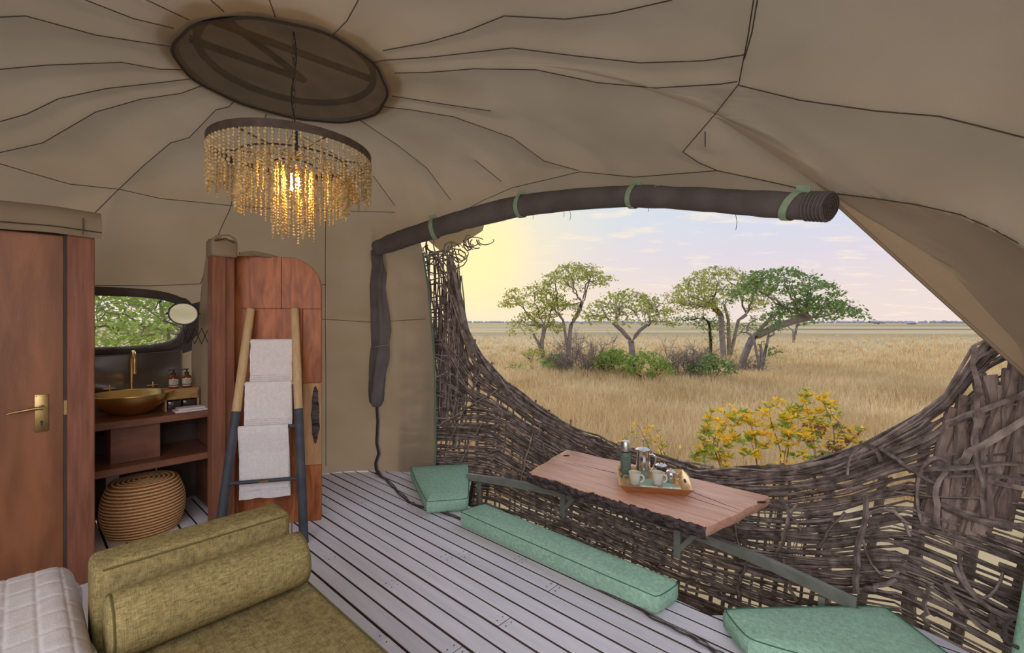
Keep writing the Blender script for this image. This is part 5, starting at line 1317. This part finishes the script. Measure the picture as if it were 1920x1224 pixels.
make_tree('umbrella_tree', 'large green umbrella tree with a curved trunk leaning to the right', 'tree', GT, (1392, 694), [[(1392, 694), (1395, 670), (1410, 635), (1432, 610), (1450, 590)], [(1410, 635), (1450, 615), (1495, 600), (1520, 595)]],
          [(1460, 498, 84, 72, 3.5, 420), (1525, 545, 66, 62, 3.0, 380)], leafB_m, 0.20, seed=7, per=12, lsize=0.085, step=0.30, kill=0.42)
make_tree('umbrella_tree', 'small umbrella tree with a slim upright trunk right of the leaning tree', 'tree', GT, (1427, 698), [[(1427, 698), (1428, 665), (1426, 645)], [(1426, 650), (1412, 632), (1400, 622)], [(1427, 648), (1440, 632), (1450, 628)]],
          [(1425, 585, 45, 45, 1.4, 70), (1455, 650, 14, 14, 0.6, 14)], leafB_m, 0.14, seed=8, per=5, lsize=0.08)
make_tree('umbrella_tree', 'distant little forked tree behind the right side of the clump', 'tree', GT, (1488, 642), [[(1488, 642), (1487, 620)], [(1487, 626), (1494, 612)]],
          [(1490, 585, 36, 28, 3.0, 60)], leafB_m, 0.20, tip=0.03, seed=9, per=8, lsize=0.16, step=0.45, kill=0.8)
make_tree('creeper_tree', 'dark slender creeper-clad tree left of the broad umbrella tree', 'tree', None, (1332, 668), [[(1332, 668), (1333, 640), (1330, 605), (1318, 595)]],
          [(1305, 580, 55, 42, 1.6, 120), (1332, 600, 9, 65, 0.3, 50)], leafB_m, 0.13, seed=10, per=8, lsize=0.08, bark=darktwig_m)
GS = 'bushes under the umbrella trees'
def bush(label, base, hw, top, leafm, seed, per=6, bare=False, stems=9, natt=170, lsize=0.07, bark=None, dep=1.2, tip=0.008):
    bx_, by = base; rn = random.Random(seed)
    roots = [[(bx_ + rn.uniform(-0.45, 0.45) * hw * (1 if bare else 0.35), by), (bx_ + rn.uniform(-0.6, 0.6) * hw, by - (by - top) * 0.3)] for _ in range(stems)]
    roots[0][0] = base
    h = by - top
    return make_tree('bush', label, 'bush', GS, base, roots, [(bx_, top, hw, h * (0.95 if bare else 0.7), dep, natt)], leafm, 0.05, tip=tip, step=0.16, per=per, lsize=lsize, lspread=0.13, bark=bark or (twig_m if bare else darktwig_m), leaves=not bare, kill=0.22, infl=1.8, seed=seed, limbs=0, flat=0.7)
def bare_bush(label, base, hw, top, seed, stems, dep):
    rn = random.Random(seed); G = GP(*base); k = G.y / F; H_b = (base[1] - top) * k; Wd = hw * k
    t = thing('bush', label, 'bush', tuple(G), GS); m = MB()
    def grow(p, d, L, r, lev):
        pts = [p]; q = p; dd = d.copy(); n = 4
        for i in range(n):
            dd = (dd + Vector((rn.gauss(0, .20), rn.gauss(0, .20), rn.gauss(0.02, .14)))).normalized(); q = q + dd * (L / n); pts.append(q)
        m.tube(pts, [lerp(r, r * 0.5, i / n) for i in range(n + 1)], 3, caps=False)
        if lev < 3:
            for _ in range(4 if lev < 2 else 3):
                i = rn.randint(1, n); grow(pts[i], (dd + Vector((rn.gauss(0, .7), rn.gauss(0, .7), rn.gauss(0.1, .45)))).normalized(), L * rn.uniform(0.42, 0.68), r * 0.62, lev + 1)
    for i in range(stems):
        a = rn.uniform(0, 6.28); q = math.sqrt(rn.random()); b = G + Vector((math.cos(a) * Wd * 0.6 * q, math.sin(a) * dep * 0.6 * q, -0.05))
        grow(b, Vector((math.cos(a) * q * 0.75, math.sin(a) * q * 0.75, 1)).normalized(), H_b * rn.uniform(0.5, 0.72), 0.024, 0)
    m.build('twigs', twig_m, t); return t
bare_bush('big bare grey thorn bush under the two left-hand trees', (1085, 703), 70, 628, 21, 46, 1.6)
bush('small bright green bush at the left foot of the bare grey bush', (1042, 698), 28, 664, leafC_m, 22, per=11)
bush('bright green bush with spreading dark stems left of the middle trunk', (1150, 708), 40, 652, leafC_m, 23, per=10, natt=220)
bush('bright green bush with spreading dark stems right of the middle trunk', (1213, 718), 45, 655, leafC_m, 24, per=9, natt=240)
bare_bush('bare grey thorn bush in the middle of the clump', (1288, 712), 50, 638, 25, 28, 1.2)
bush('green bush with tangled dark stems right of the bare middle bush', (1332, 718), 42, 660, leafB_m, 26, per=7, natt=200)
bare_bush('low purple-grey bare bush at the right foot of the trees', (1405, 698), 42, 668, 27, 20, 1.0)
bush('thin olive bush left of the leftmost tree trunk', (1000, 680), 26, 648, leafA_m, 28, per=5, natt=80)
bush('pale yellow-green low scrub at the far left of the clump', (975, 700), 34, 676, leafA_m, 29, per=4, natt=90, lsize=0.05)
# lone distant trees and the treelines on the horizon
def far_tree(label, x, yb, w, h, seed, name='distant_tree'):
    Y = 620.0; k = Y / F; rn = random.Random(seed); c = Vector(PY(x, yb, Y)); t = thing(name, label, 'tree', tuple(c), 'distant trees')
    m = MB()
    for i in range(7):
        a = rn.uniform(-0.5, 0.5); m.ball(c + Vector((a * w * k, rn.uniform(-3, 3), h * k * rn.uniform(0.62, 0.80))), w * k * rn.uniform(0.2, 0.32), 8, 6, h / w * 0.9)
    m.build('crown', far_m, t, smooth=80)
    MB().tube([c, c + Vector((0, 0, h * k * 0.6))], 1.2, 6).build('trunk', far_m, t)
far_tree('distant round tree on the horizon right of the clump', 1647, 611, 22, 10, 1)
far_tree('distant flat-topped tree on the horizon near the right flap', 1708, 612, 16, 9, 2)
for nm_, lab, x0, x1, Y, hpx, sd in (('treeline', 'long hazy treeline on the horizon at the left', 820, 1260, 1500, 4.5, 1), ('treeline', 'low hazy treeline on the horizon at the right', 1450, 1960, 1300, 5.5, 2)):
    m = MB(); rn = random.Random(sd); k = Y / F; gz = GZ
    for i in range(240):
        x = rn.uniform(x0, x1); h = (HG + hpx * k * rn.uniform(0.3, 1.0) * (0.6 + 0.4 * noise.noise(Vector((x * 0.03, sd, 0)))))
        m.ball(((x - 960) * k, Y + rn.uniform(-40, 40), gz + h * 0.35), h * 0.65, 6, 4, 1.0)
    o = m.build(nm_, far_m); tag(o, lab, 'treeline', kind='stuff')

# ------------------------------------------------------------------ yellow-leaved shrubs by the fence
LEAFP = [(0, 0), (0.30, 0.20), (0.62, 0.19), (1.0, 0), (0.62, -0.19), (0.30, -0.20)]
def leaf_mesh(nm, m):
    me = bpy.data.meshes.new(nm); v = [(x, y, 0.06 * math.sin(x * 3) - 0.25 * abs(y)) for x, y in LEAFP] + [(0.45, 0, 0.06)]
    me.from_pydata(v, [], [(0, 6, 1), (1, 6, 2), (2, 6, 3), (3, 6, 4), (4, 6, 5), (5, 6, 0)]); me.materials.append(m)
    for p in me.polygons: p.use_smooth = True
    return me
def leafy_shrub(label, bpx, Y, crowns, nleaf, seed, size, parts=0, zbase=GZ):
    global RNG
    RNG = np.random.default_rng(seed); rn = random.Random(seed)
    bx_ = (bpx - 960) / F * Y; base = (bx_, Y, zbase); t = thing('yellow_shrub', label, 'shrub', base)
    k = Y / F; att = []; roots = []
    for (cx, yt, hw, hp, dep, na) in crowns:
        c = np.array(PY(cx, yt, Y))
        for _ in range(na):
            a = RNG.uniform(0, 6.283); r = math.sqrt(RNG.uniform(0, 1)); att.append(c + np.array([hw * k * r * math.cos(a), dep * r * math.sin(a), -hp * k * (0.45 * r * r + 0.55 * RNG.uniform(0, 1))]))
    zmid = min(a[2] for a in att)
    for i in range(11):
        x = bx_ + rn.uniform(-0.25, 0.25); y = Y + rn.uniform(-0.2, 0.2); tx = bx_ + (x - bx_) * 3.2 + rn.uniform(-0.1, 0.1)
        roots.append([np.array([lerp(x, tx, t_), y, lerp(zbase, zmid + 0.15, t_)]) for t_ in np.linspace(0, 1, 9)])
    N, PAR = colonize(roots, att, 0.075, 0.10, 0.9, 90)
    m, tips = skeleton_mesh(N, PAR, 0.0022, 0.012, 5); m.build('stems', stem_m, t, smooth=80)
    mats = {'y': leafY_m, 'g': leafG_m, 'd': leafD_m}; mesh = {q: leaf_mesh('leaf', mm) for q, mm in mats.items()}
    P = [N[i] for i in tips] ; zs = np.array([p[2] for p in P]); z0, z1 = zs.min(), zs.max()
    items = []; i = 0
    while len(items) < nleaf:
        p = P[rn.randrange(len(P))]; h = (p[2] - z0) / (z1 - z0); side = p[0] - bx_
        u = rn.random(); q = 'y' if u < 0.52 + 0.25 * h else 'g'
        if side > 0.35 and h < 0.62 and rn.random() < 0.5: q = 'd'
        n = rn.randint(3, 6) if q != 'd' else 3; a0 = rn.uniform(0, 6.28)
        for j in range(n):
            a = a0 + j * 2.4; el = rn.uniform(-0.2, 0.9) if q != 'd' else rn.uniform(-1.2, -0.2)
            items.append((q, Vector(p) + Vector((rn.uniform(-.012, .012), rn.uniform(-.012, .012), rn.uniform(-.015, .015))), a, el, size * rn.uniform(0.65, 1.2)))
    items.sort(key=lambda e: e[1].y)
    rest = {q: MB() for q in mats}
    for j, (q, p, a, el, sz) in enumerate(items):
        M_ = Matrix.Translation(p) @ Matrix.Rotation(a, 4, 'Z') @ Matrix.Rotation(-el, 4, 'Y') @ Matrix.Rotation(rn.uniform(-0.8, 0.8), 4, 'X') @ Matrix.Scale(sz, 4)
        if j < parts:
            o = bpy.data.objects.new('leaf', mesh[q]); COL.objects.link(o); o.parent = t; o.matrix_local = Matrix.Translation(-Vector(base)) @ M_
        else: rest[q].add([M_ @ v.co for v in mesh[q].vertices], [tuple(f.vertices) for f in mesh[q].polygons])
    for q, nm in (('y', 'yellow_leaves'), ('g', 'green_leaves'), ('d', 'dry_leaves')):
        if rest[q].v: tag(rest[q].build(nm, mats[q], t, smooth=80), kind='stuff')
    return t
leafy_shrub('big shrub of yellow and green leaves rising behind the fence beyond the table', 1450, 5.3, [(1370, 750, 60, 125, 0.4, 170), (1460, 742, 75, 130, 0.5, 240), (1530, 720, 50, 150, 0.4, 190), (1590, 780, 30, 85, 0.3, 80), (1335, 795, 35, 90, 0.3, 90)], 3200, 41, 0.078, parts=300)
leafy_shrub('small yellow-leaved shrub behind the thermos flask beyond the fence', 1205, 5.6, [(1205, 785, 42, 60, 0.3, 130), (1225, 835, 32, 35, 0.3, 50)], 460, 42, 0.058, parts=150)

# ------------------------------------------------------------------ green tree outside the bathroom window
make_tree('leafy_tree', 'feathery green tree close outside the bathroom window', 'tree', None, (300, 930), [[(300, 930), (330, 700), (300, 560)], [(330, 720), (345, 620)]],
          [(250, 490, 130, 170, 2.0, 300), (190, 600, 60, 80, 1.0, 60)], leafC_m, 0.045, tip=0.005, step=0.2, kill=0.26, infl=2.2, per=26, lsize=0.042, lspread=0.17, seed=31, flat=0.9)

# ------------------------------------------------------------------ dry grass
def grass():
    rg = np.random.default_rng(5); n = 26000
    ys = np.concatenate([rg.uniform(628, 760, n // 2), rg.uniform(700, 940, n // 2)]); Y = HG * F / (ys - 604); x = (rg.uniform(690, 1960, n) - 960) / F * Y
    B = 6; X = np.repeat(x, B) + rg.normal(0, 0.10, n * B); YY = np.repeat(Y, B) + rg.normal(0, 0.10, n * B); m = n * B
    patch = np.array([noise.noise(Vector((a * 0.12, b * 0.12, 0))) for a, b in zip(x, Y)])
    h = np.repeat(0.30 + 0.22 * patch, B) * rg.uniform(0.5, 1.3, m); h *= np.clip(np.repeat(Y, B) / 9, 0.5, 1.6) ** 0.5
    w = 0.006 * np.clip(np.repeat(Y, B) / 8, 0.8, 5.0); a = rg.uniform(0, 3.14, m); ln = rg.normal(0, 0.22, (m, 2)) * h[:, None]
    wx, wy = np.cos(a) * w, np.sin(a) * w
    V = np.empty((m, 5, 3))
    V[:, 0] = np.stack([X - wx, YY - wy, np.full(m, GZ)], 1); V[:, 1] = np.stack([X + wx, YY + wy, np.full(m, GZ)], 1)
    V[:, 2] = np.stack([X + wx * .7 + ln[:, 0] * .4, YY + wy * .7 + ln[:, 1] * .4, GZ + h * 0.6], 1); V[:, 3] = np.stack([X - wx * .7 + ln[:, 0] * .4, YY - wy * .7 + ln[:, 1] * .4, GZ + h * 0.6], 1)
    V[:, 4] = np.stack([X + ln[:, 0], YY + ln[:, 1], GZ + h], 1)
    idx = np.arange(m) * 5
    me = bpy.data.meshes.new('dry_grass')
    loops = np.stack([idx, idx + 1, idx + 2, idx + 3, idx + 3, idx + 2, idx + 4], 1).ravel()
    me.vertices.add(m * 5); me.vertices.foreach_set('co', V.reshape(-1)); me.loops.add(len(loops)); me.loops.foreach_set('vertex_index', loops.astype(np.int32))
    st_ = np.stack([np.arange(m) * 7, np.arange(m) * 7 + 4], 1).ravel(); me.polygons.add(m * 2); me.polygons.foreach_set('loop_start', st_.astype(np.int32))
    me.update(calc_edges=True); me.materials.append(grass_m)
    o = bpy.data.objects.new('dry_grass', me); COL.objects.link(o); tag(o, 'golden dry grass covering the plain beyond the fence', 'grass', kind='stuff')
grass()
